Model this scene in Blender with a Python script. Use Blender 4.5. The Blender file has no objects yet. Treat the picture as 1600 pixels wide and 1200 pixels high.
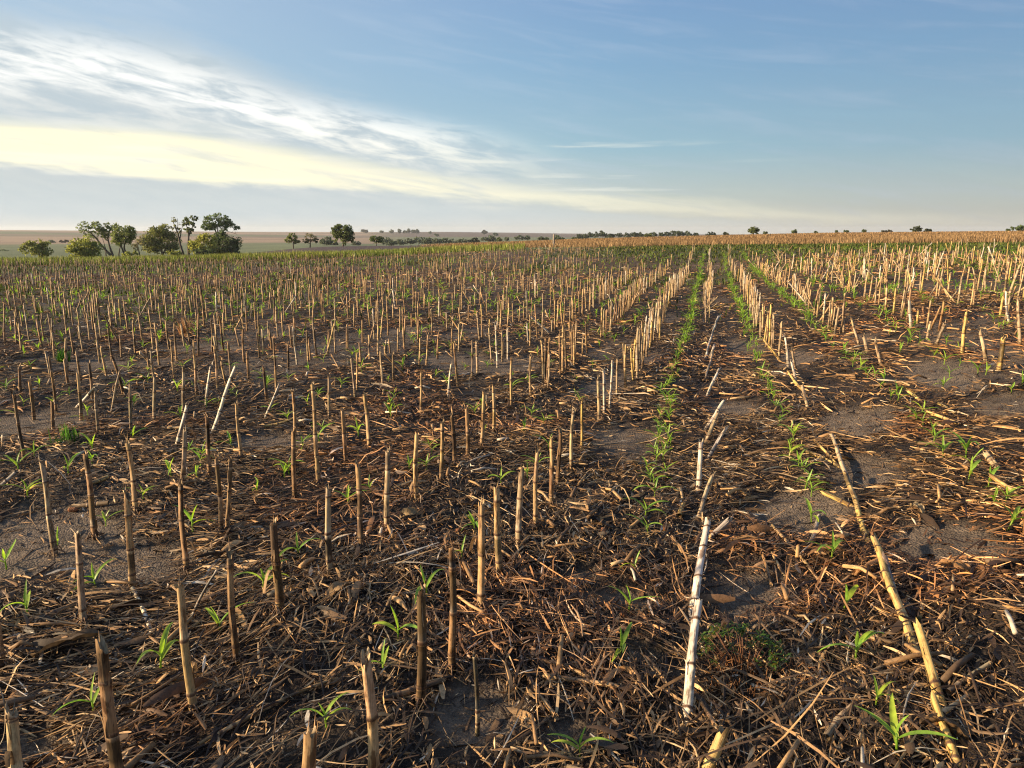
import bpy, math, random
import numpy as np
from mathutils import Vector, Matrix, Quaternion
rng = np.random.default_rng(7)
random.seed(7)
S = bpy.context.scene
COL = S.collection
PI = math.pi
# ---------------------------------------------------------------- camera numbers
CAM_Z = 1.52
FPX = 1110.0                       # focal length in pixels of a 1600 wide picture
PITCH = math.atan((600 - 362) / FPX)
ROW_AZ = math.radians(15.3)        # direction of the planted rows
RD = np.array([math.sin(ROW_AZ), math.cos(ROW_AZ)])      # along the rows
RR = np.array([math.cos(ROW_AZ), -math.sin(ROW_AZ)])     # to the right of the rows
SUN_AZ, SUN_EL = math.radians(-102), math.radians(14)

def ray(u, v):
    x, y, z = (u - 800) / FPX, -(v - 600) / FPX, 1.0
    c, s = math.cos(PITCH), math.sin(PITCH)
    d = np.array([x, z * c + y * s, -z * s + y * c])
    return d / np.linalg.norm(d)

def project(p):
    c, s = math.cos(PITCH), math.sin(PITCH)
    x, y, z = p[..., 0], p[..., 1], p[..., 2] - CAM_Z
    f = y * c - z * s
    up = y * s + z * c
    f = np.where(f < .05, .05, f)
    return 800 + FPX * x / f, 600 - FPX * up / f, f

# ---------------------------------------------------------------- noise
def _hash(ix, iy, seed):
    h = (ix.astype(np.int64) * 374761393 + iy.astype(np.int64) * 668265263 + seed * 974711) & 0xffffffff
    h = ((h ^ (h >> 13)) * 1274126177) & 0xffffffff
    h = (h ^ (h >> 16)) & 0xffffffff
    return h / 4294967295.0
def vnoise(x, y, seed=0):
    x = np.asarray(x, float); y = np.asarray(y, float)
    ix, iy = np.floor(x), np.floor(y)
    fx, fy = x - ix, y - iy
    fx = fx * fx * (3 - 2 * fx); fy = fy * fy * (3 - 2 * fy)
    a = _hash(ix, iy, seed); b = _hash(ix + 1, iy, seed)
    c = _hash(ix, iy + 1, seed); d = _hash(ix + 1, iy + 1, seed)
    return (a * (1 - fx) + b * fx) * (1 - fy) + (c * (1 - fx) + d * fx) * fy
def fbm(x, y, seed=0, oct=4):
    t = 0; a = .5; n = 0
    for o in range(oct):
        t = t + a * vnoise(x * 2 ** o + 17.3 * o, y * 2 ** o - 9.1 * o, seed + o); n += a; a *= .5
    return t / n
def sstep(a, b, x):
    t = np.clip((np.asarray(x, float) - a) / (b - a), 0, 1)
    return t * t * (3 - 2 * t)

# ---------------------------------------------------------------- terrain
TU = np.array([-500, 0, 200, 370, 480, 600, 700, 800, 900, 1000, 1150, 1300, 1600, 2100], float)
TR = np.array([45, 55, 68, 100, 135, 165, 250, 400, 800, 1500, 2500, 4200], float)
TV = np.array([
 [421, 418, 416, 413, 410, 408, 398, 390, 378, 366, 358, 360],
 [417, 414, 412, 409, 406, 404, 396, 390, 378, 366, 359, 361],
 [414, 411, 409, 406, 404, 402, 394, 388, 377, 367, 360.5, 362],
 [409, 406, 405, 402, 400, 399, 392, 387, 377, 368, 362, 362.5],
 [406, 403, 401, 392, 386.5, 385.5, 386, 383, 376, 369, 362.5, 363],
 [402, 399, 397, 389, 384.5, 383.5, 386, 386, 379, 370, 362.5, 363],
 [397, 393, 391, 384, 382, 384, 386, 386, 379, 370, 362, 363],
 [393, 389, 386, 380.5, 379, 382, 383, 383, 378, 370, 363.5, 364],
 [390, 386, 383, 377.5, 375.5, 375, 376, 378, 376, 371, 366, 366],
 [387, 383.5, 380.5, 375.5, 373, 372.5, 372.5, 372, 372, 370, 366.5, 367],
 [385, 381, 378.5, 373, 370, 369, 368.5, 368, 369, 369, 367, 368],
 [384, 380, 377, 371, 367.5, 366, 365, 365, 366, 367, 367, 368],
 [382, 378, 374, 368.5, 365.5, 364, 362.5, 362, 364, 366, 366, 367],
 [378, 373, 370, 365, 362, 360, 359, 361, 364, 366, 366, 367]], float)
def _build_table():
    azs = np.array([math.atan2(*ray(u, 362)[:2]) for u in TU])
    z = np.zeros_like(TV)
    for i, u in enumerate(TU):
        for j, r in enumerate(TR):
            d = ray(u, TV[i, j]); z[i, j] = CAM_Z + r * d[2] / math.hypot(d[0], d[1])
    gaz = np.linspace(-PI, PI, 721)
    glr = np.linspace(math.log(20), math.log(6000), 260)
    zi = np.array([np.interp(glr, np.log(TR), z[i]) for i in range(len(TU))])
    # below the first radius keep the same slope towards the camera
    for i in range(len(TU)):
        m = glr < math.log(45)
        zi[i, m] = CAM_Z + (z[i, 0] - CAM_Z) * np.exp(glr[m]) / 45
    g = np.array([np.interp(gaz, azs, zi[:, k]) for k in range(len(glr))]).T
    for _ in range(3):
        g[:, 2:-2] = (g[:, :-4] + g[:, 1:-3] + g[:, 2:-2] + g[:, 3:-1] + g[:, 4:]) / 5
    for _ in range(3):
        g[2:-2] = (g[:-4] + g[1:-3] + g[2:-2] + g[3:-1] + g[4:]) / 5
    return gaz, glr, g
GAZ, GLR, GZ = _build_table()
# bare soil patches: pixel centre, half widths in metres (across / along the rows)
BARE_PX = [(985, 690, .32, .62), (950, 600, .3, .8), (1005, 560, .3, .7), (1040, 500, .25, 1.0), (1150, 925, .2, .32), (1330, 665, .28, .5),
           (1340, 740, .24, .28), (1470, 590, .32, .7), (1580, 640, .3, .4), (760, 1120, .17, .16), (890, 1150, .17, .14), (1460, 850, .2, .2), (1240, 800, .2, .3),
           (60, 850, .42, .42), (220, 890, .34, .26), (40, 660, .4, .5), (120, 570, .8, .5), (330, 545, .7, .4), (520, 545, .5, .35), (640, 520, .4, .6),
           (1160, 540, .3, .8), (1150, 640, .22, .4), (60, 1180, .22, .1), (1005, 1030, .12, .12), (1050, 1060, .1, .1), (905, 900, .12, .12), (780, 570, .5, .6), (985, 940, .2, .1), (420, 690, .3, .22), (700, 560, .5, .5), (1250, 560, .25, .6), (880, 790, .15, .2)]
BARE = []
def ds(x, y):
    return x * RR[0] + y * RR[1], x * RD[0] + y * RD[1]
def xy(d, s):
    return d * RR[0] + s * RD[0], d * RR[1] + s * RD[1]
def zbase(x, y):
    x = np.asarray(x, float); y = np.asarray(y, float)
    r = np.hypot(x, y); az = np.arctan2(x, y)
    d, s = ds(x, y)
    zn = .72 * (1 - np.exp(-(np.maximum(d, 0) / 2.6) ** 1.6))
    zn = np.where(s < 0, zn * np.exp(-(s / 6) ** 2), zn)
    fa = (az + PI) / (2 * PI) * 720; fa = np.clip(fa, 0, 719.999)
    fr = (np.log(np.maximum(r, 20.01)) - GLR[0]) / (GLR[1] - GLR[0]); fr = np.clip(fr, 0, 258.999)
    ia, ir = fa.astype(int), fr.astype(int); fa = fa - ia; fr = fr - ir
    zt = (GZ[ia, ir] * (1 - fa) + GZ[ia + 1, ir] * fa) * (1 - fr) + (GZ[ia, ir + 1] * (1 - fa) + GZ[ia + 1, ir + 1] * fa) * fr
    w = sstep(22, 45, r)
    return zn * (1 - w) + zt * w
def bare(x, y):
    """0 under thick residue, 1 on washed bare soil"""
    x = np.asarray(x, float); y = np.asarray(y, float)
    d, s = ds(x, y)
    n = fbm(d * 1.5 + 3, s * .8, 11, 3) - .5
    m = np.zeros_like(d)
    for (cd, cs, rd, rs) in BARE:
        q = np.hypot((d - cd) / rd, (s - cs) / rs)
        m = np.maximum(m, 1 - sstep(.55, 1.25, q + n * 1.9))
    m2 = sstep(.57, .68, fbm(d * .9 + 40, s * .45 + 7, 23, 3)) * sstep(4.5, 7, s)
    return np.maximum(m, m2 * .75)
def relief(x, y):
    r = np.hypot(x, y)
    f = 1 - sstep(12, 30, r)
    b = bare(x, y)
    n1 = fbm(np.asarray(x) * 2.2, np.asarray(y) * 2.2, 31, 3) - .5
    n2 = fbm(np.asarray(x) * 9, np.asarray(y) * 9, 37, 3) - .5
    return f * ((1 - b) * (.028 + .07 * n1 + .035 * n2) + b * (.012 * n1 + .006 * n2))
def Z(x, y):
    return zbase(x, y) + relief(x, y)
def hit(u, v, zf=None):
    zf = zf or Z
    d = ray(u, v); o = np.array([0, 0, CAM_Z])
    ts = np.exp(np.linspace(math.log(.6), math.log(4000), 1500))
    P = o + ts[:, None] * d
    below = P[:, 2] < zf(P[:, 0], P[:, 1])
    k = int(np.argmax(below))
    if not below.any(): return None
    a, b = ts[max(k - 1, 0)], ts[k]
    for _ in range(25):
        m = (a + b) / 2; p = o + m * d
        if p[2] < float(zf(p[0], p[1])): b = m
        else: a = m
    p = o + b * d
    return p
for (u, v, rd, rs) in BARE_PX:
    p = hit(u, v, zbase)
    d, s = ds(p[0], p[1]); BARE.append((float(d), float(s), rd, rs))

# ---------------------------------------------------------------- object helpers
def link(o):
    COL.objects.link(o); return o
def mesh_np(name, V, Q=None, T=None, mat=None, cols=None, smooth=True):
    """one mesh from numpy arrays; cols = dict of per-vertex colour attributes"""
    me = bpy.data.meshes.new(name)
    V = np.asarray(V, np.float32)
    nq = 0 if Q is None else len(Q); nt = 0 if T is None else len(T)
    me.vertices.add(len(V)); me.vertices.foreach_set('co', V.ravel())
    loops = []
    if nq: loops.append(np.asarray(Q, np.int32).ravel())
    if nt: loops.append(np.asarray(T, np.int32).ravel())
    L = np.concatenate(loops)
    me.loops.add(len(L)); me.loops.foreach_set('vertex_index', L)
    me.polygons.add(nq + nt)
    st = np.concatenate([np.arange(nq) * 4, nq * 4 + np.arange(nt) * 3]).astype(np.int32)
    me.polygons.foreach_set('loop_start', st)
    me.polygons.foreach_set('use_smooth', np.full(nq + nt, smooth, bool))
    if cols:
        for k, c in cols.items():
            c = np.asarray(c, np.float32)
            if c.shape[1] == 3: c = np.concatenate([c, np.ones((len(c), 1), np.float32)], 1)
            at = me.color_attributes.new(k, 'FLOAT_COLOR', 'POINT')
            at.data.foreach_set('color', c.ravel())
    me.update(calc_edges=True); me.validate()
    if mat: me.materials.append(mat)
    return me
def obj(name, me, parent=None, loc=None, rot=None):
    o = link(bpy.data.objects.new(name, me))
    if parent is not None: o.parent = parent
    if loc is not None: o.location = loc
    if rot is not None:
        o.rotation_mode = 'QUATERNION'; o.rotation_quaternion = rot
    return o
def tag(o, label=None, cat=None, group=None, kind=None):
    if label: o['label'] = label
    if cat: o['category'] = cat
    if group: o['group'] = group
    if kind: o['kind'] = kind
    return o
def empty(name, loc, rot=None):
    o = obj(name, None, None, loc, rot); o.empty_display_size = .05; return o
class MB:
    """collects pieces (verts, quads, tris, colour) into one mesh"""
    def __init__(s): s.V = []; s.Q = []; s.T = []; s.C = []; s.n = 0
    def add(s, V, Q=None, T=None, C=None):
        V = np.asarray(V, float).reshape(-1, 3)
        s.V.append(V)
        if Q is not None and len(Q): s.Q.append(np.asarray(Q, int) + s.n)
        if T is not None and len(T): s.T.append(np.asarray(T, int) + s.n)
        c = np.ones((len(V), 3)) if C is None else np.broadcast_to(np.asarray(C, float), (len(V), 3))
        s.C.append(c); s.n += len(V)
    def mesh(s, name, mat, smooth=True):
        return mesh_np(name, np.concatenate(s.V), np.concatenate(s.Q) if s.Q else None, np.concatenate(s.T) if s.T else None,
                       mat, {'tint': np.concatenate(s.C)}, smooth)
def tube(path, rad, n=8, cap0=False, cap1=True, C=None):
    """rings along a path; returns verts, quads, tris, colours"""
    P = np.asarray(path, float); k = len(P)
    rad = np.broadcast_to(np.asarray(rad, float), (k,))
    tan = np.gradient(P, axis=0); tan /= np.linalg.norm(tan, axis=1)[:, None] + 1e-12
    ref = np.array([1, 0, 0]) if abs(tan[0][0]) < .8 else np.array([0, 1, 0])
    V = []
    a = np.arange(n) * 2 * PI / n
    for i in range(k):
        x = np.cross(ref, tan[i]); x /= np.linalg.norm(x) + 1e-12
        y = np.cross(tan[i], x)
        V.append(P[i] + rad[i] * (np.cos(a)[:, None] * x + np.sin(a)[:, None] * y))
    V = np.concatenate(V)
    i = np.arange(k - 1)[:, None] * n; j = np.arange(n)[None, :]; j2 = (j + 1) % n
    Q = np.stack([i + j, i + j2, i + n + j2, i + n + j], -1).reshape(-1, 4)
    T = []
    if cap0: V = np.vstack([V, P[0]]); T += [(len(V) - 1, (q + 1) % n, q) for q in range(n)]
    if cap1: V = np.vstack([V, P[-1]]); b = (k - 1) * n; T += [(len(V) - 1, b + q, b + (q + 1) % n) for q in range(n)]
    return V, Q, np.array(T, int).reshape(-1, 3)

# ---------------------------------------------------------------- materials
class N:
    def __init__(s, name, world=False):
        s.m = bpy.data.worlds.new(name) if world else bpy.data.materials.new(name)
        s.m.use_nodes = True; s.t = s.m.node_tree; s.t.nodes.clear()
    def n(s, typ, **kw):
        nd = s.t.nodes.new(typ)
        for k, v in kw.items(): setattr(nd, k, v)
        return nd
    def l(s, a, b): s.t.links.new(a, b)
    def set(s, inp, v):
        if hasattr(v, 'is_output') or isinstance(v, bpy.types.NodeSocket): s.l(v, inp)
        else: inp.default_value = v
    def math(s, op, a, b=0.0, c=0.0, clamp=False):
        nd = s.n('ShaderNodeMath', operation=op, use_clamp=clamp)
        s.set(nd.inputs[0], a); s.set(nd.inputs[1], b); s.set(nd.inputs[2], c)
        return nd.outputs[0]
    def mix(s, f, a, b, mode='MIX'):
        nd = s.n('ShaderNodeMix', data_type='RGBA', blend_type=mode)
        s.set(nd.inputs[0], f)
        for i, v in ((6, a), (7, b)):
            if isinstance(v, tuple): v = tuple(v) + ((1,) if len(v) == 3 else ())
            s.set(nd.inputs[i], v)
        return nd.outputs[2]
    def ramp(s, f, stops, interp='LINEAR'):
        nd = s.n('ShaderNodeValToRGB'); cr = nd.color_ramp; cr.interpolation = interp
        while len(cr.elements) < len(stops): cr.elements.new(.5)
        for e, (p, c) in zip(cr.elements, stops):
            e.position = p; e.color = (c, c, c, 1) if isinstance(c, (int, float)) else tuple(c) + (1,)
        s.set(nd.inputs[0], f); return nd.outputs[0]
    def sm(s, x, a, b):
        nd = s.n('ShaderNodeMapRange', interpolation_type='SMOOTHSTEP')
        s.set(nd.inputs[0], x); s.set(nd.inputs[1], a); s.set(nd.inputs[2], b); return nd.outputs[0]
    def noise(s, vec, scale, detail=4, rough=.55, dist=0.0):
        nd = s.n('ShaderNodeTexNoise'); s.l(vec, nd.inputs['Vector'])
        nd.inputs['Scale'].default_value = scale; nd.inputs['Detail'].default_value = detail
        nd.inputs['Roughness'].default_value = rough; nd.inputs['Distortion'].default_value = dist
        return nd.outputs[0]
    def mapping(s, vec, scale=(1, 1, 1), rot=(0, 0, 0)):
        nd = s.n('ShaderNodeMapping'); s.l(vec, nd.inputs[0]); nd.inputs['Scale'].default_value = scale; nd.inputs['Rotation'].default_value = rot
        return nd.outputs[0]
    def attr(s, name): return s.n('ShaderNodeAttribute', attribute_name=name).outputs['Color']
    def bsdf(s, color, rough=.8, bump=None, bstr=.3, bdist=.01, transl=0, spec=.3, tcol=None):
        p = s.n('ShaderNodeBsdfPrincipled')
        s.set(p.inputs['Base Color'], color if not isinstance(color, tuple) else tuple(color) + (1,))
        s.set(p.inputs['Roughness'], rough); p.inputs['Specular IOR Level'].default_value = spec
        nrm = None
        if bump is not None:
            b = s.n('ShaderNodeBump'); b.inputs['Strength'].default_value = bstr; b.inputs['Distance'].default_value = bdist
            s.l(bump, b.inputs['Height']); s.l(b.outputs[0], p.inputs['Normal'])
        out = s.n('ShaderNodeOutputMaterial'); sh = p.outputs[0]
        if transl:
            t = s.n('ShaderNodeBsdfTranslucent'); s.set(t.inputs[0], tcol if tcol is not None else (color if not isinstance(color, tuple) else tuple(color) + (1,)))
            mx = s.n('ShaderNodeMixShader'); mx.inputs[0].default_value = transl
            s.l(sh, mx.inputs[1]); s.l(t.outputs[0], mx.inputs[2]); sh = mx.outputs[0]
        s.l(sh, out.inputs[0]); return s.m
M = {}
def build_materials():
    # soil / land sheet: vertex colour = land cover and gap shade painted under litter, detail noise on top
    k = N('soil'); g = k.n('ShaderNodeNewGeometry').outputs['Position']
    n1 = k.noise(g, 7, 6, .65); n2 = k.noise(g, 60, 5, .7); n3 = k.noise(g, 1.3, 3)
    f = k.math('ADD', k.math('MULTIPLY', n1, .9), k.math('MULTIPLY', n2, .7))
    f = k.math('ADD', f, k.math('MULTIPLY', n3, .35))
    c = k.mix(1.0, k.attr('tint'), k.ramp(f, [(.55, .52), (.95, .95), (1.4, 1.45)]), 'MULTIPLY')
    vo = k.n('ShaderNodeTexVoronoi'); k.l(g, vo.inputs['Vector']); vo.inputs['Scale'].default_value = 95; vo.inputs['Randomness'].default_value = 1
    vb = k.n('ShaderNodeTexVoronoi', feature='DISTANCE_TO_EDGE'); wv = k.n('ShaderNodeVectorMath', operation='ADD'); k.l(g, wv.inputs[0])
    ns = k.n('ShaderNodeTexNoise'); k.l(g, ns.inputs['Vector']); ns.inputs['Scale'].default_value = 14; sc_ = k.n('ShaderNodeVectorMath', operation='SCALE'); k.l(ns.outputs['Color'], sc_.inputs[0]); sc_.inputs['Scale'].default_value = .12; k.l(sc_.outputs[0], wv.inputs[1])
    k.l(wv.outputs[0], vb.inputs['Vector']); vb.inputs['Scale'].default_value = 9
    crack = k.math('MULTIPLY', k.sm(vb.outputs[0], .035, .0), k.sm(n3, .48, .62))
    c = k.mix(k.math('MULTIPLY', crack, .6), c, (.02, .015, .012))
    spk = k.math('MULTIPLY', k.sm(k.noise(g, 130, 3), .60, .70), .5)
    c = k.mix(spk, c, k.mix(1.0, c, (1.9, 1.8, 1.65), 'MULTIPLY')); spd = k.math('MULTIPLY', k.sm(k.noise(g, 85, 3), .40, .30), .6)
    c = k.mix(spd, c, k.mix(1.0, c, (.35, .33, .3), 'MULTIPLY'))
    h = k.math('ADD', k.math('MULTIPLY', n1, 1.2), k.math('MULTIPLY', n2, 1.3)); h = k.math('SUBTRACT', h, k.math('MULTIPLY', vo.outputs[0], .9)); h = k.math('SUBTRACT', h, crack)
    r = k.ramp(n1, [(.3, .62), (.7, .95)])
    M['soil'] = k.bsdf(c, r, h, .8, .022, spec=.25)
    # crop litter: one colour per piece
    k = N('litter'); geo = k.n('ShaderNodeNewGeometry'); tc = geo.outputs['Position']
    nn = k.noise(tc, 45, 4, .6); mp = k.noise(k.mapping(tc, (30, 30, 30)), 6, 3)
    c = k.mix(1.0, k.attr('tint'), k.ramp(k.math('ADD', k.math('MULTIPLY', nn, .7), k.math('MULTIPLY', mp, .4)), [(.3, .45), (.55, 1.0), (.8, 1.35)]), 'MULTIPLY')
    M['litter'] = k.bsdf(c, .62, nn, .25, .003, transl=.12, spec=.35)
    # stalks: object space, stem runs along Z
    k = N('stalk'); tc = k.n('ShaderNodeTexCoord').outputs['Object']; rnd = k.n('ShaderNodeObjectInfo').outputs['Random']
    off = k.n('ShaderNodeVectorMath', operation='ADD'); k.l(tc, off.inputs[0])
    cmb = k.n('ShaderNodeCombineXYZ'); k.set(cmb.inputs[2], k.math('MULTIPLY', rnd, 40)); k.l(cmb.outputs[0], off.inputs[1]); tc = off.outputs[0]
    fib = k.noise(k.mapping(tc, (420, 420, 9)), 1, 4, .6)
    blot = k.noise(k.mapping(tc, (45, 45, 9)), 1, 5, .62)
    spk = k.noise(k.mapping(tc, (150, 150, 60)), 1, 3, .5)
    base = k.mix(1.0, k.attr('tint'), k.ramp(fib, [(.3, .48), (.5, 1.0), (.72, 1.28)]), 'MULTIPLY')
    dark = k.sm(blot, .52, .60)
    base = k.mix(k.math('MULTIPLY', dark, .8), base, k.mix(1.0, base, (.22, .15, .11), 'MULTIPLY'))
    base = k.mix(k.math('MULTIPLY', k.sm(spk, .66, .72), .7), base, (.05, .032, .02))
    dirt = k.sm(k.noise(k.mapping(tc, (22, 22, 14)), 1, 5, .7), .50, .66)
    base = k.mix(k.math('MULTIPLY', dirt, .55), base, k.mix(1.0, base, (.42, .33, .25), 'MULTIPLY'))
    M['stalk'] = k.bsdf(base, k.ramp(fib, [(.3, .7), (.7, .45)]), k.math('ADD', fib, k.math('MULTIPLY', blot, .6)), .5, .002, spec=.4)
    # dry papery leaf sheath
    k = N('dry_leaf'); tc = k.n('ShaderNodeTexCoord').outputs['Object']
    nn = k.noise(tc, 70, 4, .6)
    c = k.mix(1.0, k.attr('tint'), k.ramp(nn, [(.3, .5), (.55, 1.0), (.8, 1.3)]), 'MULTIPLY')
    M['dry_leaf'] = k.bsdf(c, .6, nn, .3, .003, transl=.2)
    # green seedling leaf
    k = N('green_leaf'); geo = k.n('ShaderNodeNewGeometry'); tc = k.n('ShaderNodeTexCoord').outputs['Object']; rnd = k.n('ShaderNodeObjectInfo').outputs['Random']
    nn = k.noise(tc, 55, 3)
    c = k.mix(rnd, (.17, .32, .04), (.28, .42, .06))
    c = k.mix(1.0, c, k.ramp(nn, [(.3, .7), (.7, 1.25)]), 'MULTIPLY')
    c = k.mix(1.0, c, k.attr('tint'), 'MULTIPLY')
    M['green_leaf'] = k.bsdf(c, .42, transl=.42, spec=.45, tcol=k.mix(1.0, c, (1.9, 1.9, .9), 'MULTIPLY'))
    # grass and weeds given by vertex colour
    k = N('grass'); geo = k.n('ShaderNodeNewGeometry')
    c = k.mix(1.0, k.attr('tint'), k.ramp(geo.outputs['Random Per Island'], [(0, .55), (.5, 1), (1, 1.5)]), 'MULTIPLY')
    M['grass'] = k.bsdf(c, .6, transl=.3, spec=.2)
    # tree leaves and bark
    k = N('tree_leaf'); geo = k.n('ShaderNodeNewGeometry')
    c = k.mix(1.0, k.attr('tint'), k.ramp(geo.outputs['Random Per Island'], [(0, .5), (.5, 1), (1, 1.55)]), 'MULTIPLY')
    M['tree_leaf'] = k.bsdf(c, .6, transl=.5, spec=.25)
    k = N('bark'); tc = k.n('ShaderNodeTexCoord').outputs['Object']
    nn = k.noise(k.mapping(tc, (6, 6, 1.5)), 1, 5, .65)
    M['bark'] = k.bsdf(k.ramp(nn, [(.3, (.035, .027, .022)), (.7, (.12, .095, .075))]), .9, nn, .6, .05)
    k = N('weathered_wood'); tc = k.n('ShaderNodeTexCoord').outputs['Object']
    nn = k.noise(k.mapping(tc, (40, 40, 3)), 1, 5, .65)
    M['wood'] = k.bsdf(k.ramp(nn, [(.3, (.14, .11, .09)), (.7, (.36, .31, .26))]), .85, nn, .5, .01)
    k = N('galvanised_wire'); M['wire'] = k.bsdf((.3, .29, .28), .5)
    k = N('cob'); tc = k.n('ShaderNodeTexCoord').outputs['Object']
    vor = k.n('ShaderNodeTexVoronoi'); k.l(tc, vor.inputs['Vector']); vor.inputs['Scale'].default_value = 170
    nn = k.noise(tc, 40, 4)
    c = k.mix(1.0, k.attr('tint'), k.ramp(k.math('ADD', vor.outputs[0], k.math('MULTIPLY', nn, .5)), [(.15, .35), (.6, 1.0), (1, 1.4)]), 'MULTIPLY')
    M['cob'] = k.bsdf(c, .9, vor.outputs[0], .9, .004)
build_materials()
# ---------------------------------------------------------------- camera, sun, sky
cd_ = bpy.data.cameras.new('camera'); cam = link(bpy.data.objects.new('camera', cd_)); S.camera = cam
cd_.sensor_width = 36; cd_.lens = FPX / 1600 * 36; cd_.clip_start = .05; cd_.clip_end = 20000
cam.location = (0, 0, CAM_Z); cam.rotation_euler = (PI / 2 - PITCH, 0, 0)
sl = bpy.data.lights.new('sun', 'SUN'); sl.energy = 5.0; sl.color = (1, .76, .47); sl.angle = math.radians(2.2)
so = link(bpy.data.objects.new('sun', sl))
sd = Vector((math.sin(SUN_AZ) * math.cos(SUN_EL), math.cos(SUN_AZ) * math.cos(SUN_EL), math.sin(SUN_EL)))
so.rotation_mode = 'QUATERNION'; so.rotation_quaternion = sd.to_track_quat('Z', 'Y'); so.location = sd * 50
def azel(u, v):
    d = ray(u, v); return math.degrees(math.atan2(d[0], d[1])), math.degrees(math.asin(d[2]))
def build_world():
    w = N('World', True); S.world = w.m
    tc = w.n('ShaderNodeTexCoord').outputs['Generated']
    sep = w.n('ShaderNodeSeparateXYZ'); w.l(tc, sep.inputs[0])
    az = w.math('MULTIPLY', w.math('ARCTAN2', sep.outputs[0], sep.outputs[1]), 180 / PI)
    el = w.math('MULTIPLY', w.math('ARCSINE', sep.outputs[2]), 180 / PI)
    sky = w.n('ShaderNodeTexSky', sky_type='NISHITA', sun_disc=False)
    sky.sun_elevation = SUN_EL; sky.sun_rotation = SUN_AZ; sky.air_density = 1.0; sky.dust_density = 1.2; sky.ozone_density = 1.5
    def vec(sx, sy, ox=0):
        c = w.n('ShaderNodeCombineXYZ'); w.set(c.inputs[0], w.math('MULTIPLY_ADD', az, sx, ox)); w.set(c.inputs[1], w.math('MULTIPLY', el, sy))
        return c.outputs[0]
    def curve(pts):     # elevation of a cloud edge as a function of azimuth, from points on the sky
        ae = [azel(*p) for p in pts]
        stops = [((a + 60) / 120, (e + 5) / 30) for a, e in ae]
        r = w.ramp(w.math('DIVIDE', w.math('ADD', az, 60), 120), stops)
        return w.math('SUBTRACT', w.math('MULTIPLY', r, 30), 5)
    # shear so that streaks fall gently to the right
    els = w.math('MULTIPLY_ADD', az, .17, el)
    def vec2(sx, sy, o=0):
        c = w.n('ShaderNodeCombineXYZ'); w.set(c.inputs[0], w.math('MULTIPLY_ADD', az, sx, o)); w.set(c.inputs[1], w.math('MULTIPLY', els, sy)); return c.outputs[0]
    big = w.noise(vec2(.07, .28), 1, 4, .5)
    fine = w.noise(vec2(.22, 1.1, 9), 1, 7, .62, .35)
    wisp = w.noise(vec2(.09, .8, 31), 1, 6, .6, .4)
    flat = w.noise(vec(.05, .9, 13), 1, 5, .55)
    warp = w.math('MULTIPLY', w.math('SUBTRACT', fine, .5), 3.2)
    warpb = w.math('MULTIPLY', w.math('SUBTRACT', flat, .5), 2.2)
    # 1 clear air: Nishita blue under a thin veil
    blue = w.ramp(w.math('DIVIDE', el, 40), [(0, (5.6, 5.2, 4.3)), (.06, (4.5, 5.0, 4.7)), (.15, (2.75, 4.3, 5.1)), (.3, (1.95, 3.5, 5.1)), (.48, (1.6, 2.8, 4.9)), (1, (1.3, 2.1, 3.9))])
    c = w.mix(.86, sky.outputs[0], blue)
    # greyer and darker thin veil to the right
    rt = w.sm(az, -8, 40)
    c = w.mix(w.math('MULTIPLY', rt, w.math('MULTIPLY_ADD', wisp, .5, .42)), c, w.mix(1.0, c, (.66, .68, .74), 'MULTIPLY'))
    c = w.mix(w.math('MULTIPLY', w.sm(wisp, .45, .78), .22), c, (4.6, 5.2, 6.2))
    # pale milky zone on the left behind the clouds
    lf = w.sm(az, 12, -38)
    c = w.mix(w.math('MULTIPLY', lf, .5), c, (4.6, 5.5, 6.2))
    # grey cloud sheet
    top = curve([(-200, -40), (0, 10), (300, 55), (500, 140), (700, 200), (860, 232), (1200, 300), (1600, 345)])
    elw = w.math('ADD', el, warp)
    sheet = w.sm(w.math('SUBTRACT', top, elw), -.9, 2.4)
    fade = w.sm(az, 14, -14)
    c = w.mix(w.math('MULTIPLY', w.math('MULTIPLY', sheet, fade), .85), c, w.mix(w.sm(fine, .35, .65), (4.2, 4.8, 5.1), (5.7, 5.9, 5.8)))
    # bright broken streak along the upper edge of the sheet
    mid = curve([(-200, 60), (0, 92), (150, 98), (300, 135), (450, 185), (620, 215), (780, 238), (900, 262), (1200, 310)])
    dm = w.math('ABSOLUTE', w.math('SUBTRACT', w.math('MULTIPLY_ADD', warp, .8, el), mid))
    st = w.math('MULTIPLY', w.sm(dm, 2.5, .1), w.sm(fine, .33, .66))
    st = w.math('MULTIPLY', w.math('MULTIPLY', st, .74), w.sm(az, 6, -10))
    c = w.mix(st, c, w.mix(w.sm(el, 4, 9), (8.9, 8.5, 7.0), (9.4, 9.3, 8.9)))
    # golden slot under the sheet
    gt = curve([(-300, 170), (0, 196), (200, 204), (350, 222), (500, 252), (700, 283), (1000, 312), (1300, 338), (1600, 352)])
    gb = curve([(-300, 240), (0, 252), (120, 264), (300, 284), (500, 292), (750, 312), (1000, 328), (1300, 350), (1600, 358)])
    eg = w.math('ADD', el, w.math('MULTIPLY', w.math('ADD', warpb, w.math('MULTIPLY', warp, .5)), .62))
    g = w.math('MULTIPLY', w.sm(w.math('SUBTRACT', gt, eg), -.9, .8), w.sm(w.math('SUBTRACT', eg, gb), -.45, .6))
    g = w.math('MULTIPLY', g, w.math('SUBTRACT', 1, w.math('MULTIPLY', w.sm(wisp, .5, .66), .55)))
    g = w.math('MULTIPLY', g, w.ramp(w.math('DIVIDE', w.math('ADD', az, 60), 120), [(0, .95), (.4, .86), (.55, .72), (.68, .62), (.85, .45), (1, .2)]))
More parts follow.
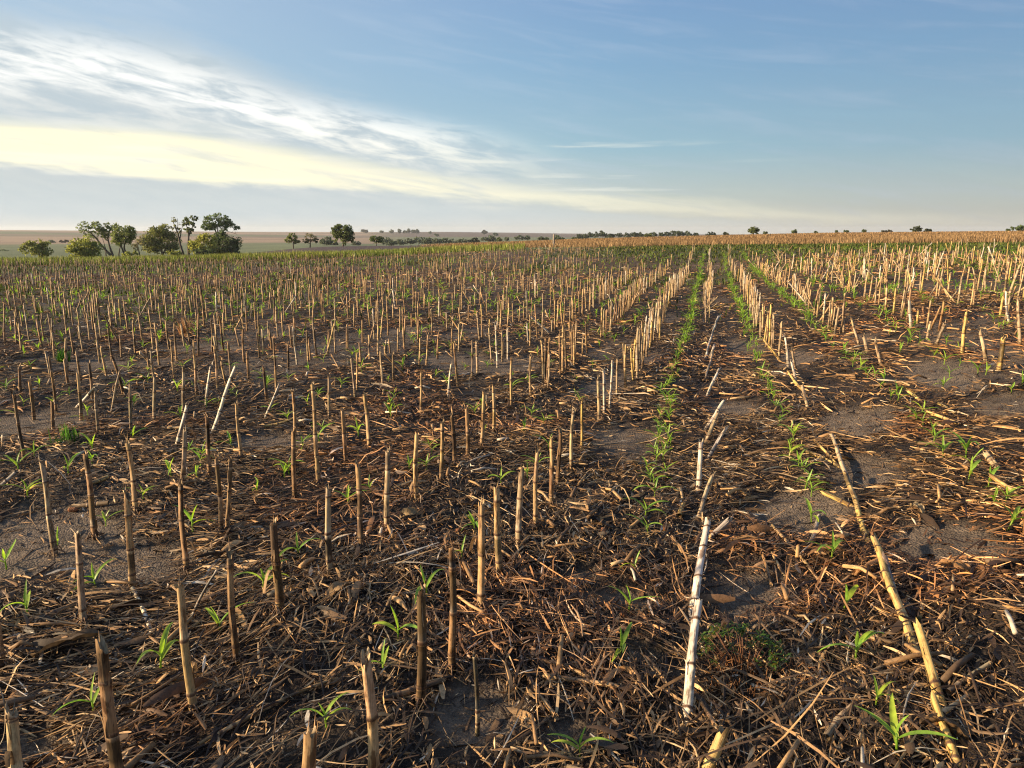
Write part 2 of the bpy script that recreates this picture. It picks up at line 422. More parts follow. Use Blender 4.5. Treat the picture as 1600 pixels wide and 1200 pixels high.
    c = w.mix(g, c, w.ramp(w.math('DIVIDE', w.math('ADD', az, 60), 120), [(0, (9.8, 8.7, 5.5)), (.3, (9.2, 8.5, 5.8)), (.5, (8.3, 7.8, 5.8)), (.75, (6.6, 6.3, 5.0)), (1, (5.2, 5.0, 4.5))]))
    # faint second wisps between
    m2 = w.math('MULTIPLY', w.math('MULTIPLY', w.sm(flat, .54, .66), w.sm(el, 9, 5)), w.math('MULTIPLY', w.sm(el, 1.2, 3), w.sm(az, 24, 2)))
    c = w.mix(w.math('MULTIPLY', m2, .5), c, (7.6, 7.5, 6.6))
    # flat grey bank low over the horizon
    lowt = w.math('SUBTRACT', gb, eg)
    lb = w.math('MULTIPLY', w.sm(lowt, -.2, .7), w.ramp(w.math('DIVIDE', w.math('ADD', az, 60), 120), [(0, .85), (.5, .7), (.7, .35), (1, .15)]))
    c = w.mix(lb, c, w.ramp(w.math('DIVIDE', el, 10), [(0, (5.3, 5.6, 5.4)), (.12, (4.6, 5.2, 5.4)), (.5, (4.4, 4.8, 4.8)), (1, (4.4, 4.6, 4.5))]))
    bg = w.n('ShaderNodeBackground'); w.l(c, bg.inputs[0]); bg.inputs[1].default_value = .058
    o = w.n('ShaderNodeOutputWorld'); w.l(bg.outputs[0], o.inputs[0])
build_world()
S.render.engine = 'CYCLES'
S.view_settings.view_transform = 'Standard'; S.view_settings.look = 'None'; S.view_settings.exposure = 1.22; S.view_settings.gamma = 1
try:
    S.cycles.use_denoising = True; S.cycles.pixel_filter_type = 'BLACKMAN_HARRIS'; S.cycles.filter_width = 1.15; S.cycles.max_bounces = 6; S.cycles.transparent_max_bounces = 6
except Exception: pass

# ---------------------------------------------------------------- the land: one sheet
def land_colour(x, y):
    r = np.hypot(x, y); az = np.degrees(np.arctan2(x, y))
    d, s = ds(x, y)
    n = fbm(x * .9, y * .9, 51, 4)[:, None]; nb = fbm(x * .06, y * .06, 53, 4)[:, None]
    b = bare(x, y)[:, None]
    soil = np.array([.026, .018, .013]) * (1 - b) + np.array([.118, .090, .067]) * b  # soil under litter near black: shade of the gaps painted into its colour
    soil = soil * (.7 + .6 * n)
    far = sstep(9, 26, r)[:, None]
    res = np.array([.095, .062, .036]) * (.55 + .9 * n)
    soil = soil * (1 - far * .75) + res * far * .75
    green = np.array([.055, .078, .018])
    gw = sstep(.46, .62, fbm(x * .16 + 5, y * .22, 57, 3))[:, None] * sstep(12, 30, r)[:, None] * .55
    ge = sstep(29, 37, r)[:, None] * sstep(8, 16, az)[:, None] * .75
    soil = soil * (1 - np.maximum(gw, ge)) + green * np.maximum(gw, ge)
    c = soil
    # beyond the field
    def lay(c, w, col): return c * (1 - w[:, None]) + np.asarray(col) * w[:, None]
    jr = (fbm(x * .05, y * .05, 61, 3) - .5)
    e = 1 + .12 * jr
    grass = np.array([.085, .105, .028]) * (.6 + .9 * n)
    c = lay(c, sstep(51, 53, r * e), grass)
    plough = np.array([.075, .05, .042]) * (.8 + .4 * n)
    c = lay(c, sstep(70, 74, r * e) * sstep(-27, -23, az) * (1 - sstep(-2, 3, az)), plough)
    past = np.array([.12, .135, .06]) * (.7 + .7 * nb)
    c = lay(c, sstep(165, 185, r), past)
    # far slopes in long strips that follow the contour
    band = vnoise(az * .05 + 40, np.log(np.maximum(r, 1)) * 9 + .03 * az, 71)
    tan = np.where((band > .5)[:, None], np.array([.27, .185, .115]), np.where((band > .33)[:, None], np.array([.17, .12, .08]), np.array([.115, .12, .055])))
    tan = tan * (.85 + .4 * nb)
    c = lay(c, sstep(520, 700, r * (1 + .5 * jr)) * (1 - sstep(-12, -8, az)), tan)
    c = lay(c, sstep(1350, 1500, r) * sstep(-12, -8, az), np.array([.12, .085, .06]))
    # dry grass to the right
    dry = np.array([.25, .135, .05]) * (.6 + .9 * n) * (.75 + .5 * nb)
    lim = 52 + 16 * (1 - sstep(-4, 8, az)) + 22 * (1 - sstep(-10, -1, az))
    c = lay(c, sstep(lim, lim + 4, r) * sstep(-7, -3, az) * (1 - sstep(420, 600, r)), dry) if False else c * (1 - (sstep(0, 4, r - lim) * sstep(-7, -3, az) * (1 - sstep(420, 600, r)))[:, None]) + dry * (sstep(0, 4, r - lim) * sstep(-7, -3, az) * (1 - sstep(420, 600, r)))[:, None]
    return c
def build_land():
    ra = np.exp(np.arange(math.log(.3), math.log(14), .0085)); rb = np.exp(np.arange(math.log(14), math.log(6000), .016))
    R = np.concatenate([ra, rb])
    A = np.concatenate([np.arange(-50, 50, .34), np.arange(50, 310, 5.0)]) * PI / 180
    nr, na = len(R), len(A)
    X = (R[:, None] * np.sin(A)).ravel(); Y = (R[:, None] * np.cos(A)).ravel()
    V = np.stack([X, Y, Z(X, Y)], 1)
    i = np.arange(nr - 1)[:, None] * na; j = np.arange(na)[None]; j2 = (j + 1) % na
    Q = np.stack([i + j, i + na + j, i + na + j2, i + j2], -1).reshape(-1, 4)[:, ::-1]
    V = np.vstack([V, [[0, 0, float(Z(0., 0.))]]])
    T = np.stack([np.full(na, len(V) - 1), np.arange(na), (np.arange(na) + 1) % na], 1)[:, ::-1]
    c = land_colour(V[:, 0], V[:, 1])
    me = mesh_np('ground', V, Q[:, ::-1][:, ::-1], T, M['soil'], {'tint': c})
    me.calc_loop_triangles()
    if me.polygons[1000].normal.z < 0: me.flip_normals()
    tag(obj('ground', me), kind='structure')
build_land()
# ---------------------------------------------------------------- crop litter (nobody could count it)
PAL = np.array([(.028, .017, .011), (.062, .038, .023), (.135, .082, .044), (.27, .155, .07), (.45, .27, .12), (.56, .38, .20), (.60, .51, .39)])
PALP = np.array([.22, .18, .17, .16, .15, .09, .03])
def flow(x, y):
    """direction in which run-off combed the residue"""
    return .35 + 2.2 * (fbm(x * .28 + 9, y * .28 + 4, 81, 2) - .5) * PI
def ribbons(n, r0, r1, k, cross, dens_bias, Lm, Wm, seed, az0=-50, az1=50, pale=0.0):
    g = np.random.default_rng(seed)
    r = np.sqrt(g.uniform(r0 ** 2, r1 ** 2, n)); a = np.radians(g.uniform(az0, az1, n))
    x, y = r * np.sin(a), r * np.cos(a)
    b = bare(x, y); cl = fbm(x * 1.7, y * 1.7, 91, 3)
    keep = g.random(n) < (.55 if dens_bias else 1) * (1 - (.25 if dens_bias else .88) * b ** 1.5) * np.clip(.35 + 1.5 * (cl - .25), .25, 1)
    x, y, b, r = x[keep], y[keep], b[keep], r[keep]; n = len(x)
    L = .7 * Lm * np.minimum(np.exp(g.normal(0, .5, n)), 2.1); W = .66 * Wm * np.minimum(np.exp(g.normal(0, .45, n)), 2.0); W = np.minimum(W, L * .3)
    th = np.where(g.random(n) < .48, flow(x, y) + g.normal(0, .42, n), g.uniform(0, 2 * PI, n))
    curv = g.normal(0, .35, n) / np.maximum(L, .05) * .5; arch = g.normal(0.01, .06, n) * L; tilt = g.normal(0, .07, n)
    up = g.random(n) < .035; tilt = np.where(up, g.uniform(.2, .6, n), tilt)
    roll0 = g.normal(0, .45, n); roll1 = roll0 + g.normal(0, .9, n)
    lift = g.random(n) ** 2 * .028 * (1 - b) + .003
    zc = Z(x, y) + lift + np.abs(tilt) * L * .42
    t = np.linspace(-.5, .5, k)[None]
    al = L[:, None] * t; lat = curv[:, None] * al ** 2
    ct, st_ = np.cos(th)[:, None], np.sin(th)[:, None]
    px = x[:, None] + al * ct - lat * st_; py = y[:, None] + al * st_ + lat * ct
    pz = zc[:, None] + tilt[:, None] * al + arch[:, None] * (1 - 4 * t ** 2)
    ground = zc[:, None] * 0 + (Z(x, y))[:, None]
    pz = np.maximum(pz, ground + .002)
    ro = roll0[:, None] + (roll1 - roll0)[:, None] * (t + .5)
    w = W[:, None] * (1 - .6 * np.abs(2 * t) ** 6) * .5
    P = np.stack([px, py, pz], -1)
    sx, sy, sz = -st_ * np.cos(ro), ct * np.cos(ro), np.sin(ro)
    Sv = np.stack([sx, sy, sz], -1); Uv = np.stack([st_ * np.sin(ro), -ct * np.sin(ro), np.cos(ro)], -1)
    offs = np.linspace(-1, 1, cross)
    fold = g.normal(.25, .3, n)[:, None, None]
    V = np.stack([P + Sv * (w[..., None] * o) + Uv * (w[..., None] * fold * (1 - abs(o))) for o in offs], 2)   # n,k,cross,3
    idx = np.arange(n * k * cross).reshape(n, k, cross)
    Q = np.stack([idx[:, :-1, :-1], idx[:, :-1, 1:], idx[:, 1:, 1:], idx[:, 1:, :-1]], -1).reshape(-1, 4)
    p = PALP.copy(); p[4:] *= 1 + pale; p /= p.sum()
    ci = g.choice(len(PAL), n, p=p)
    dd, ss = ds(x, y); right = sstep(.3, 1.6, dd)[:, None]
    col = PAL[ci] * g.uniform(.75, 1.3, n)[:, None] * (1 + right * np.array([.25, .18, .05]))
    # redder-brown drifts
    red = sstep(.52, .66, fbm(x * 1.1 + 30, y * 1.1, 97, 3))[:, None]
    col = col * (1 - red) + col * np.array([1.15, .97, .88]) * red
    C = np.repeat(col, k * cross, 0)
    return V.reshape(-1, 3), Q, C
def build_litter():
    mb = MB()
    for args in [(17000, 1.2, 3.2, 4, 3, 0, .085, .0085, 1), (8000, 1.2, 3.2, 4, 3, 0, .16, .007, 2), (30000, 1.2, 3.4, 3, 2, 0, .036, .0058, 3), (700, 1.3, 3.6, 6, 3, 0, .16, .026, 4),
                 (32000, 3.2, 6, 3, 3, 0, .09, .010, 5), (14000, 3.2, 6.5, 4, 2, 0, .17, .008, 6), (36000, 3.2, 6, 3, 2, 0, .045, .008, 7), (1800, 3.5, 8, 5, 3, 0, .16, .026, 8),
                 (60000, 6, 13, 3, 2, 0, .12, .013, 9), (16000, 6, 13, 3, 2, 0, .24, .011, 10),
                 (70000, 13, 28, 3, 2, 0, .17, .020, 11), (36000, 28, 50, 2, 2, 0, .24, .03, 12),
                 (2600, 1.2, 3.4, 4, 3, 0, .22, .0065, 13), (16000, 1.2, 3.4, 2, 2, 1, .014, .006, 16), (22000, 3.4, 7, 2, 2, 1, .022, .009, 17), (22000, 7, 14, 2, 2, 1, .045, .016, 18), (1500, 1.3, 4, 4, 3, 0, .11, .024, 19), (1300, 1.2, 4, 5, 2, 0, .32, .0045, 14), (2600, 4, 9, 4, 2, 0, .34, .006, 15)]:
        n, r0, r1, k, cr, _, Lm, Wm, seed = args
        V, Q, C = ribbons(n, r0, r1, k, cr, _, Lm, Wm, seed, pale=3.0 if seed in (14, 15) else 0)
        mb.add(V, Q, None, C)
    # rounder stem scraps lying in the litter
    g = np.random.default_rng(77)
    for _ in range(900):
        r = math.sqrt(g.uniform(1.5, 110)); a = math.radians(g.uniform(-46, 46)); x, y = r * math.sin(a), r * math.cos(a)
        if bare(x, y) > g.random() * .9 + .1: continue
        L = g.uniform(.05, .22); th = flow(x, y) + g.normal(0, .8); rad = g.uniform(.004, .011)
        dx, dy = math.cos(th) * L / 2, math.sin(th) * L / 2
        h = .012 + rad + g.uniform(0, .015)
        b = g.normal(0, .012)
        P = [(x - dx, y - dy, float(Z(x - dx, y - dy)) + h), (x - dy * b, y + dx * b, float(Z(x, y)) + h + abs(b)), (x + dx, y + dy, float(Z(x + dx, y + dy)) + h)]
        V, Q, T = tube(P, [rad, rad * .95, rad * .8], 7, True, True)
        mb.add(V, Q, T, PAL[g.choice([2, 3, 4, 5, 6], p=[.25, .3, .25, .14, .06])] * g.uniform(.7, 1.2))
    o = obj('crop_residue', mb.mesh('crop_residue', M['litter']))
    tag(o, 'brown shredded corn leaves and husks matted over the dark soil', 'crop residue', None, 'stuff')
build_litter()

# ---------------------------------------------------------------- corn stalks
TONE = {'t': (.47, .31, .15), 'p': (.42, .31, .185), 'w': (.60, .52, .41), 'y': (.53, .36, .12), 'b': (.36, .215, .10), 'd': (.34, .21, .105), 'g': (.34, .29, .24), 'f': (.19, .12, .068), 'v': (.10, .06, .036)}
LOOK = {'f': 'dull brown', 'v': 'dark brown', 't': 'tan', 'p': 'pale tan', 'w': 'bleached white', 'y': 'straw yellow', 'b': 'brown', 'd': 'dark stained', 'g': 'weathered grey'}
def stem_mesh(L, r0, tone, g, n=10, ragged=.012, slivers=2, bend=0.0, darkp=.22, lo=False, kink=1.0, peel=0, name='stem'):
    mb = MB(); base = np.array(TONE[tone])
    zs, rs, cs = [], [], []
    nodes = [.03, .07]; z = .07
    while z < L - .03:
        z += g.uniform(.11, .19); nodes.append(z)
    nodes = [q for q in nodes if q < L - .012]
    seq = [-.04] + nodes + [L]
    node_c = np.array((.085, .045, .024))
    for a, b in zip(seq[:-1], seq[1:]):
        c = base * g.uniform(.78, 1.2) * np.array([1, g.uniform(.94, 1.05), g.uniform(.88, 1.1)])
        if g.random() < darkp: c = c * g.uniform(.12, .4)
        if a < .03: c = c * .55
        if not lo:
            for f in ((.06, .3, .55, .8, .95) if b - a > .06 else (.2, .7)):
                zs.append(a + (b - a) * f); rs.append(1.0 - .03 * math.sin(f * PI)); cs.append(c * (1.12 if f > .7 else 1.0))
        else:
            zs += [a + (b - a) * .12, a + (b - a) * .85]; rs += [1, 1]; cs += [c, c]
        if b != L:
            for dz, rr, cc in (((-.007, 1.07, base * 1.15), (-.002, 1.13, node_c * 1.2), (.004, 1.11, node_c * 1.7), (.010, 1.02, base * .8)) if not lo else ((0, 1.15, node_c),)):
                zs.append(b + dz); rs.append(rr); cs.append(cc)
    zs, rs, cs = np.array(zs), np.array(rs), np.array(cs)
    o = np.argsort(zs, kind='stable'); zs, rs, cs = zs[o], rs[o], cs[o]
    keep = zs < L - .006; zs, rs, cs = zs[keep], rs[keep], cs[keep]
    zs = np.append(zs, L); rs = np.append(rs, .98); cs = np.vstack([cs, base * 1.1])
    taper = 1.06 - .2 * np.clip(zs / max(L, .3), 0, 1)
    ph = g.uniform(0, 6.28); k = len(zs)
    pa = g.uniform(0, 6.28)
    off = np.stack([np.cos(pa) * bend * (zs / L) ** 2 + .003 * np.sin(zs * 14 + ph), np.sin(pa) * bend * (zs / L) ** 2 + .003 * np.cos(zs * 11 + ph)], 1)
    kx = np.zeros((k, 2)); kk_ = g.normal(0, .018, (len(seq), 2))
    for nd_, kv in zip(nodes, kk_ * kink): kx += np.maximum(zs - nd_, 0)[:, None] * kv
    off = off + kx
    a = np.arange(n) * 2 * PI / n
    ell = 1 + g.uniform(.06, .17) * np.cos(2 * (a + ph)) + .04 * np.cos(5 * a + ph) + .03 * np.cos(3 * a)
    V = np.zeros((k, n, 3))
    for i in range(k):
        rr = r0 * rs[i] * taper[i] * ell
        V[i, :, 0] = off[i, 0] + rr * np.cos(a); V[i, :, 1] = off[i, 1] + rr * np.sin(a); V[i, :, 2] = zs[i]
    slant = g.uniform(-.9, .9)
    V[-1, :, 2] += ragged * (g.uniform(-.6, .9, n) + slant * np.cos(a + ph))
    idx = np.arange(k * n).reshape(k, n)
    Q = np.stack([idx[:-1], np.roll(idx, -1, 1)[:-1], np.roll(idx, -1, 1)[1:], idx[1:]], -1).reshape(-1, 4)
    C = np.repeat(cs, n, 0)
    # darker side streak
    if not lo and g.random() < .45:
        wv = np.clip(np.cos(a - g.uniform(0, 6.28)) * 1.6 - .5, 0, 1); zz = np.clip(np.sin(zs * g.uniform(6, 14) + ph) + .4, 0, 1)
        C = C * (1 - .6 * (zz[:, None] * wv[None]).reshape(-1, 1))
    mb.add(V.reshape(-1, 3), Q, None, C)
    # hollow pith inside the cut end
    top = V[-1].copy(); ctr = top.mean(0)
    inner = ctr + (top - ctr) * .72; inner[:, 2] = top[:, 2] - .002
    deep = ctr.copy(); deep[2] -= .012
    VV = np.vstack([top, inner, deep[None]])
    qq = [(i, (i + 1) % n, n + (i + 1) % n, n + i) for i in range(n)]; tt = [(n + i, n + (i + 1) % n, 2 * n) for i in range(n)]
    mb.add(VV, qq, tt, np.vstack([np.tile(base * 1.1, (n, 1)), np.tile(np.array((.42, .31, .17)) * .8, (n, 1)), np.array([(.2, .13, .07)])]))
    for _ in range(slivers):
        q = g.integers(n); p = top[q]; d2 = top[(q + 1) % n] - p; h = g.uniform(.008, .05) * (1.5 if g.random() < .2 else 1)
        tip = p + d2 * .5 + np.array([g.normal(0, .008), g.normal(0, .008), h])
        inn = p + (ctr - p) * .15
        mb.add([p, p + d2, inn + d2 * .5 - np.array([0, 0, .004]), tip], None, [(0, 1, 3), (1, 2, 3), (2, 0, 3)], base * g.uniform(.9, 1.3))
    for _ in range(peel):          # strips of rind peeling from the stem
        L2 = g.uniform(.04, .14); z0 = g.uniform(.03, max(.04, L - .1)); a0 = g.uniform(0, 6.28); wd = g.uniform(.002, .0045); out = g.uniform(.004, .028); dn = g.random() < .5
        t = np.linspace(0, 1, 6); zz = z0 + L2 * t - out * t ** 3 * 1.5; rr_ = r0 * 1.08 + out * t ** 2.5
        if dn: zz = z0 + L2 - (zz - z0)
        ox = np.interp(np.clip(zz, 0, L), zs, off[:, 0]); oy = np.interp(np.clip(zz, 0, L), zs, off[:, 1])
        cxy = np.stack([ox + rr_ * np.cos(a0), oy + rr_ * np.sin(a0), zz], 1); sv = np.array([-math.sin(a0), math.cos(a0), 0]) * wd
        tw = (1 - .7 * t ** 2)[:, None]
        VV = np.stack([cxy - sv * tw, cxy + sv * tw], 1).reshape(-1, 3); ii = np.arange(12).reshape(6, 2)
        mb.add(VV, np.stack([ii[:-1, 0], ii[:-1, 1], ii[1:, 1], ii[1:, 0]], -1), None, base * g.uniform(.35, 1.3))
    return mb.mesh(name, M['stalk'])
def roots_mesh(r0, g):
    mb = MB(); m = g.integers(7, 12)
    for i in range(m):
        a = i * 2 * PI / m + g.normal(0, .2); R = g.uniform(.025, .05); zt = g.uniform(.025, .05)
        P = [(math.cos(a) * r0 * .8, math.sin(a) * r0 * .8, zt), (math.cos(a) * (r0 + R * .35), math.sin(a) * (r0 + R * .35), zt * .75), (math.cos(a + .1) * (r0 + R * .75), math.sin(a + .1) * (r0 + R * .75), .012), (math.cos(a + .1) * (r0 + R), math.sin(a + .1) * (r0 + R), -.03)]
        V, Q, T = tube(P, [.0026, .0024, .002, .0015], 5)
        mb.add(V, Q, T, np.array((.17, .09, .045)) * g.uniform(.5, 1.4))
    return mb.mesh('root_crown', M['stalk'])
def sheath_mesh(L, r0, g):
    """a torn papery leaf sheath clasping a node and hanging away"""
    k, m = 9, 5; z0 = g.uniform(.04, L * .6); a0 = g.uniform(0, 6.28); h = g.uniform(.07, .16); wrap = g.uniform(.7, 1.5)
    V = []; C = []; flop = g.uniform(.3, 1.2)
    base = np.array((.33, .20, .095)) * g.uniform(.55, 1.3)
    for i in range(k):
        t = i / (k - 1); w = wrap * (1 - .75 * t); out = max(0, t - .35)
        for j in range(m):
            a = a0 + (j / (m - 1) - .5) * w + .4 * out
            rr = r0 * 1.12 + out * .06 * flop
            z = z0 + h * (t - 1.5 * flop * out ** 2 * 1.6)
            V.append((rr * math.cos(a), rr * math.sin(a), max(z, .0))); C.append(base * (1 - .35 * t * g.random()))
    idx = np.arange(k * m).reshape(k, m)
    Q = np.stack([idx[:-1, :-1], idx[:-1, 1:], idx[1:, 1:], idx[1:, :-1]], -1).reshape(-1, 4)
    mb = MB(); mb.add(V, Q, None, C); return mb.mesh('leaf_sheath', M['dry_leaf'])
def aim(direc, g):
    d = Vector(direc).normalized(); q = Vector((0, 0, 1)).rotation_difference(d)
    return q @ Quaternion((0, 0, 1), g.uniform(0, 6.28))
def top_point(base, u, v, h=None):
    d = ray(u, v); o = np.array([0, 0, CAM_Z])
    if h is not None: t = (base[2] + h - CAM_Z) / d[2]
    else:
        nrm = np.array([base[0], base[1], 0]); nrm /= np.linalg.norm(nrm); t = nrm.dot(base - o) / nrm.dot(d)
    return o + d * t
# base pixel, top pixel, tone, radius (mm), extras: h = height of a leaning top, s = leaf sheath, k = sliver count
HAND = [
 (186, 1245, 161, 997, 'd', 15.5, {}), (303, 1128, 282, 922, 't', 13.5, {'s': 1}), (371, 1048, 356, 868, 'd', 12.5, {}), (6, 1068, -4, 975, 'b', 14, {}), (36, 1260, 17, 1118, 'p', 15, {'k': 3}),
 (134, 985, 113, 838, 'p', 13.5, {}), (207, 925, 192, 775, 't', 13.5, {}), (86, 866, 67, 727, 'p', 12.5, {}), (149, 842, 137, 712, 'b', 13.5, {'s': 1}), (214, 803, 200, 692, 't', 12.5, {}),
 (291, 898, 279, 758, 'd', 12.5, {'s': 1}), (285, 768, 293, 675, 'p', 13, {}), (347, 842, 342, 718, 'd', 11, {}), (358, 838, 352, 716, 'd', 12.5, {}), (38, 727, 29, 615, 'b', 11.5, {}),
 (84, 672, 80, 628, 'b', 13, {}), (128, 662, 122, 585, 't', 12, {}), (154, 687, 151, 613, 'p', 12, {}), (205, 680, 204, 603, 'p', 12.5, {}), (242, 660, 240, 590, 'p', 11.5, {}),
 (277, 703, 292, 637, 'w', 12, {}), (331, 680, 368, 572, 'w', 12, {}), (330, 755, 322, 653, 'b', 12, {'s': 1}), (378, 727, 370, 633, 't', 12, {}), (287, 648, 290, 572, 'p', 11.5, {}),
 (323, 637, 326, 572, 'w', 11.5, {}), (175, 647, 187, 580, 'p', 11, {}), (33, 622, 30, 572, 'b', 12, {}), (415, 656, 435, 599, 'w', 11, {}), (462, 684, 458, 611, 't', 11.5, {}),
 (462, 785, 459, 672, 'b', 12.5, {}), (497, 758, 488, 602, 't', 12, {}), (515, 656, 515, 586, 'p', 11, {}), (541, 731, 538, 641, 'b', 12.5, {}), (578, 706, 573, 618, 't', 12.5, {}),
 (606, 836, 602, 708, 'p', 13.5, {'k': 3}), (566, 868, 562, 728, 'd', 12.5, {'s': 1}), (516, 910, 511, 767, 'p', 13, {}), (438, 977, 429, 816, 'd', 14, {}), (651, 790, 650, 680, 't', 12.5, {}),
 (690, 765, 690, 661, 't', 12, {}), (711, 736, 707, 646, 'b', 12.5, {}), (731, 722, 731, 638, 'b', 12, {}), (753, 706, 755, 616, 't', 12.5, {}), (772, 682, 772, 606, 't', 12, {}),
 (658, 652, 659, 585, 't', 11.5, {}), (700, 626, 704, 570, 'w', 11.5, {}), (753, 967, 750, 788, 't', 14, {'k': 4, 's': 1}), (781, 906, 779, 766, 't', 14, {'k': 3, 's': 1}), (708, 1057, 702, 863, 'b', 14.5, {}),
 (657, 1112, 661, 926, 'd', 14.5, {'s': 1, 'k': 3}), (586, 1245, 582, 1022, 't', 16, {}), (480, 1265, 482, 1146, 'b', 16, {}), (811, 861, 811, 735, 'p', 13.5, {}), (836, 831, 835, 709, 't', 12.5, {}),
 (862, 796, 863, 688, 't', 11.5, {}), (872, 766, 873, 672, 'b', 12, {}), (892, 736, 892, 643, 'p', 12.5, {}), (908, 706, 911, 625, 'y', 9.5, {}), (935, 666, 936, 591, 'p', 12, {}),
 (944, 652, 946, 578, 'w', 12.5, {}), (953, 642, 955, 566, 'w', 11.5, {}), (963, 622, 966, 560, 'p', 11.5, {}), (798, 642, 799, 560, 't', 12, {}), (828, 624, 828, 556, 't', 12, {}),
 # bleached leaning stalks (row straight ahead)
 (1068, 1152, 1092, 946, 'w', 17, {'h': .23, 'k': 3}), (1080, 968, 1105, 813, 'w', 16, {'h': .21}), (1100, 856, 1138, 812, 'g', 14, {'h': .10}), (1087, 826, 1112, 748, 'p', 14, {'h': .14}), (1092, 775, 1093, 690, 'w', 17, {'h': .27}),
 (1106, 777, 1117, 742, 'p', 9, {'h': .12}), (1105, 722, 1135, 670, 'w', 12.5, {'h': .16}), (1101, 697, 1122, 645, 'p', 14, {'h': .17}), (1102, 675, 1130, 628, 'w', 13, {'h': .17}), (1095, 1235, 1129, 1145, 'y', 15, {'h': .1}),
 (1103, 625, 1124, 576, 'w', 13, {'h': .2}), (1101, 597, 1117, 541, 'p', 12.5, {'h': .22}), (1102, 564, 1118, 494, 'w', 13, {'h': .3}), (1108, 562, 1116, 540, 'w', 12, {'h': .1}), (1112, 516, 1127, 492, 'g', 11, {'h': .14}), (1102, 508, 1104, 462, 'p', 13, {}),
 (1108, 500, 1111, 455, 'p', 12, {}),
 # flattened yellow stalks (next row to the right)
 (1356, 852, 1322, 742, 'y', 13, {'h': .06}), (1328, 768, 1301, 678, 'p', 12, {'h': .07, 'k': 3}), (1430, 1028, 1364, 838, 'y', 15, {'h': .1, 'k': 3}), (1400, 940, 1382, 872, 'g', 12, {'h': .08}), (1472, 1112, 1434, 980, 'y', 15, {'h': .12, 'k': 2}),
 (1496, 1215, 1462, 1098, 'y', 14, {'h': .07}), (1335, 800, 1288, 770, 'y', 12, {'h': .04}), (1262, 642, 1254, 604, 'p', 13, {'h': .15}), (1252, 612, 1232, 582, 'y', 12, {'h': .09}), (1244, 604, 1238, 566, 'w', 12, {}),
 (1232, 574, 1229, 528, 'w', 13, {}), (1243, 582, 1237, 548, 'p', 12, {}),
 # broken bright stalks further right
 (1342, 541, 1333, 499, 'p', 15, {}), (1355, 552, 1351, 526, 'p', 15, {}), (1377, 572, 1368, 531, 'p', 13, {}), (1449, 531, 1453, 505, 'p', 14, {}), (1462, 543, 1476, 508, 'p', 16, {}), (1503, 556, 1509, 490, 'y', 17, {'k': 3}), (1540, 568, 1533, 518, 'p', 14, {}), (1560, 581, 1567, 529, 'y', 18, {}),
 (1592, 546, 1594, 470, 'p', 14, {}), (1318, 522, 1316, 478, 'p', 14, {}), (1302, 512, 1304, 480, 'p', 14, {}), (1424, 515, 1421, 470, 'w', 15, {}),
 (1440, 631, 1417, 611, 'y', 11, {'h': .04}), (1490, 664, 1447, 643, 'y', 11, {'h': .03}), (1562, 742, 1540, 707, 'p', 14, {'h': .07}), (1592, 782, 1551, 745, 'y', 12, {'h': .05}),
]
def row_d(i):
    return .02 + .765 * i if i <= 0 else .02 + .80 * i
ROWI = np.arange(-75, 46); ROWD = np.array([row_d(int(i)) for i in ROWI])
stalks = []          # dict(base, direc, L, r, tone, row, s, hand, ex)
for (ub, vb, ut, vt, tone, rmm, ex) in HAND:
    b = hit(ub, vb, zbase); b[2] = float(Z(b[0], b[1])) if 'h' not in ex else float(zbase(b[0], b[1])) + .02
    t = top_point(b, ut, vt, ex.get('h')); dv = t - b; d, s = ds(b[0], b[1])
    i = int(ROWI[np.argmin(abs(ROWD - d))])
    stalks.append(dict(b=b, dir=dv, L=float(np.linalg.norm(dv)), r=rmm / 1000, tone=tone, row=i, s=float(s), hand=True, ex=ex))
smax = {}
for q in stalks: smax[q['row']] = max(smax.get(q['row'], 0), q['s'])
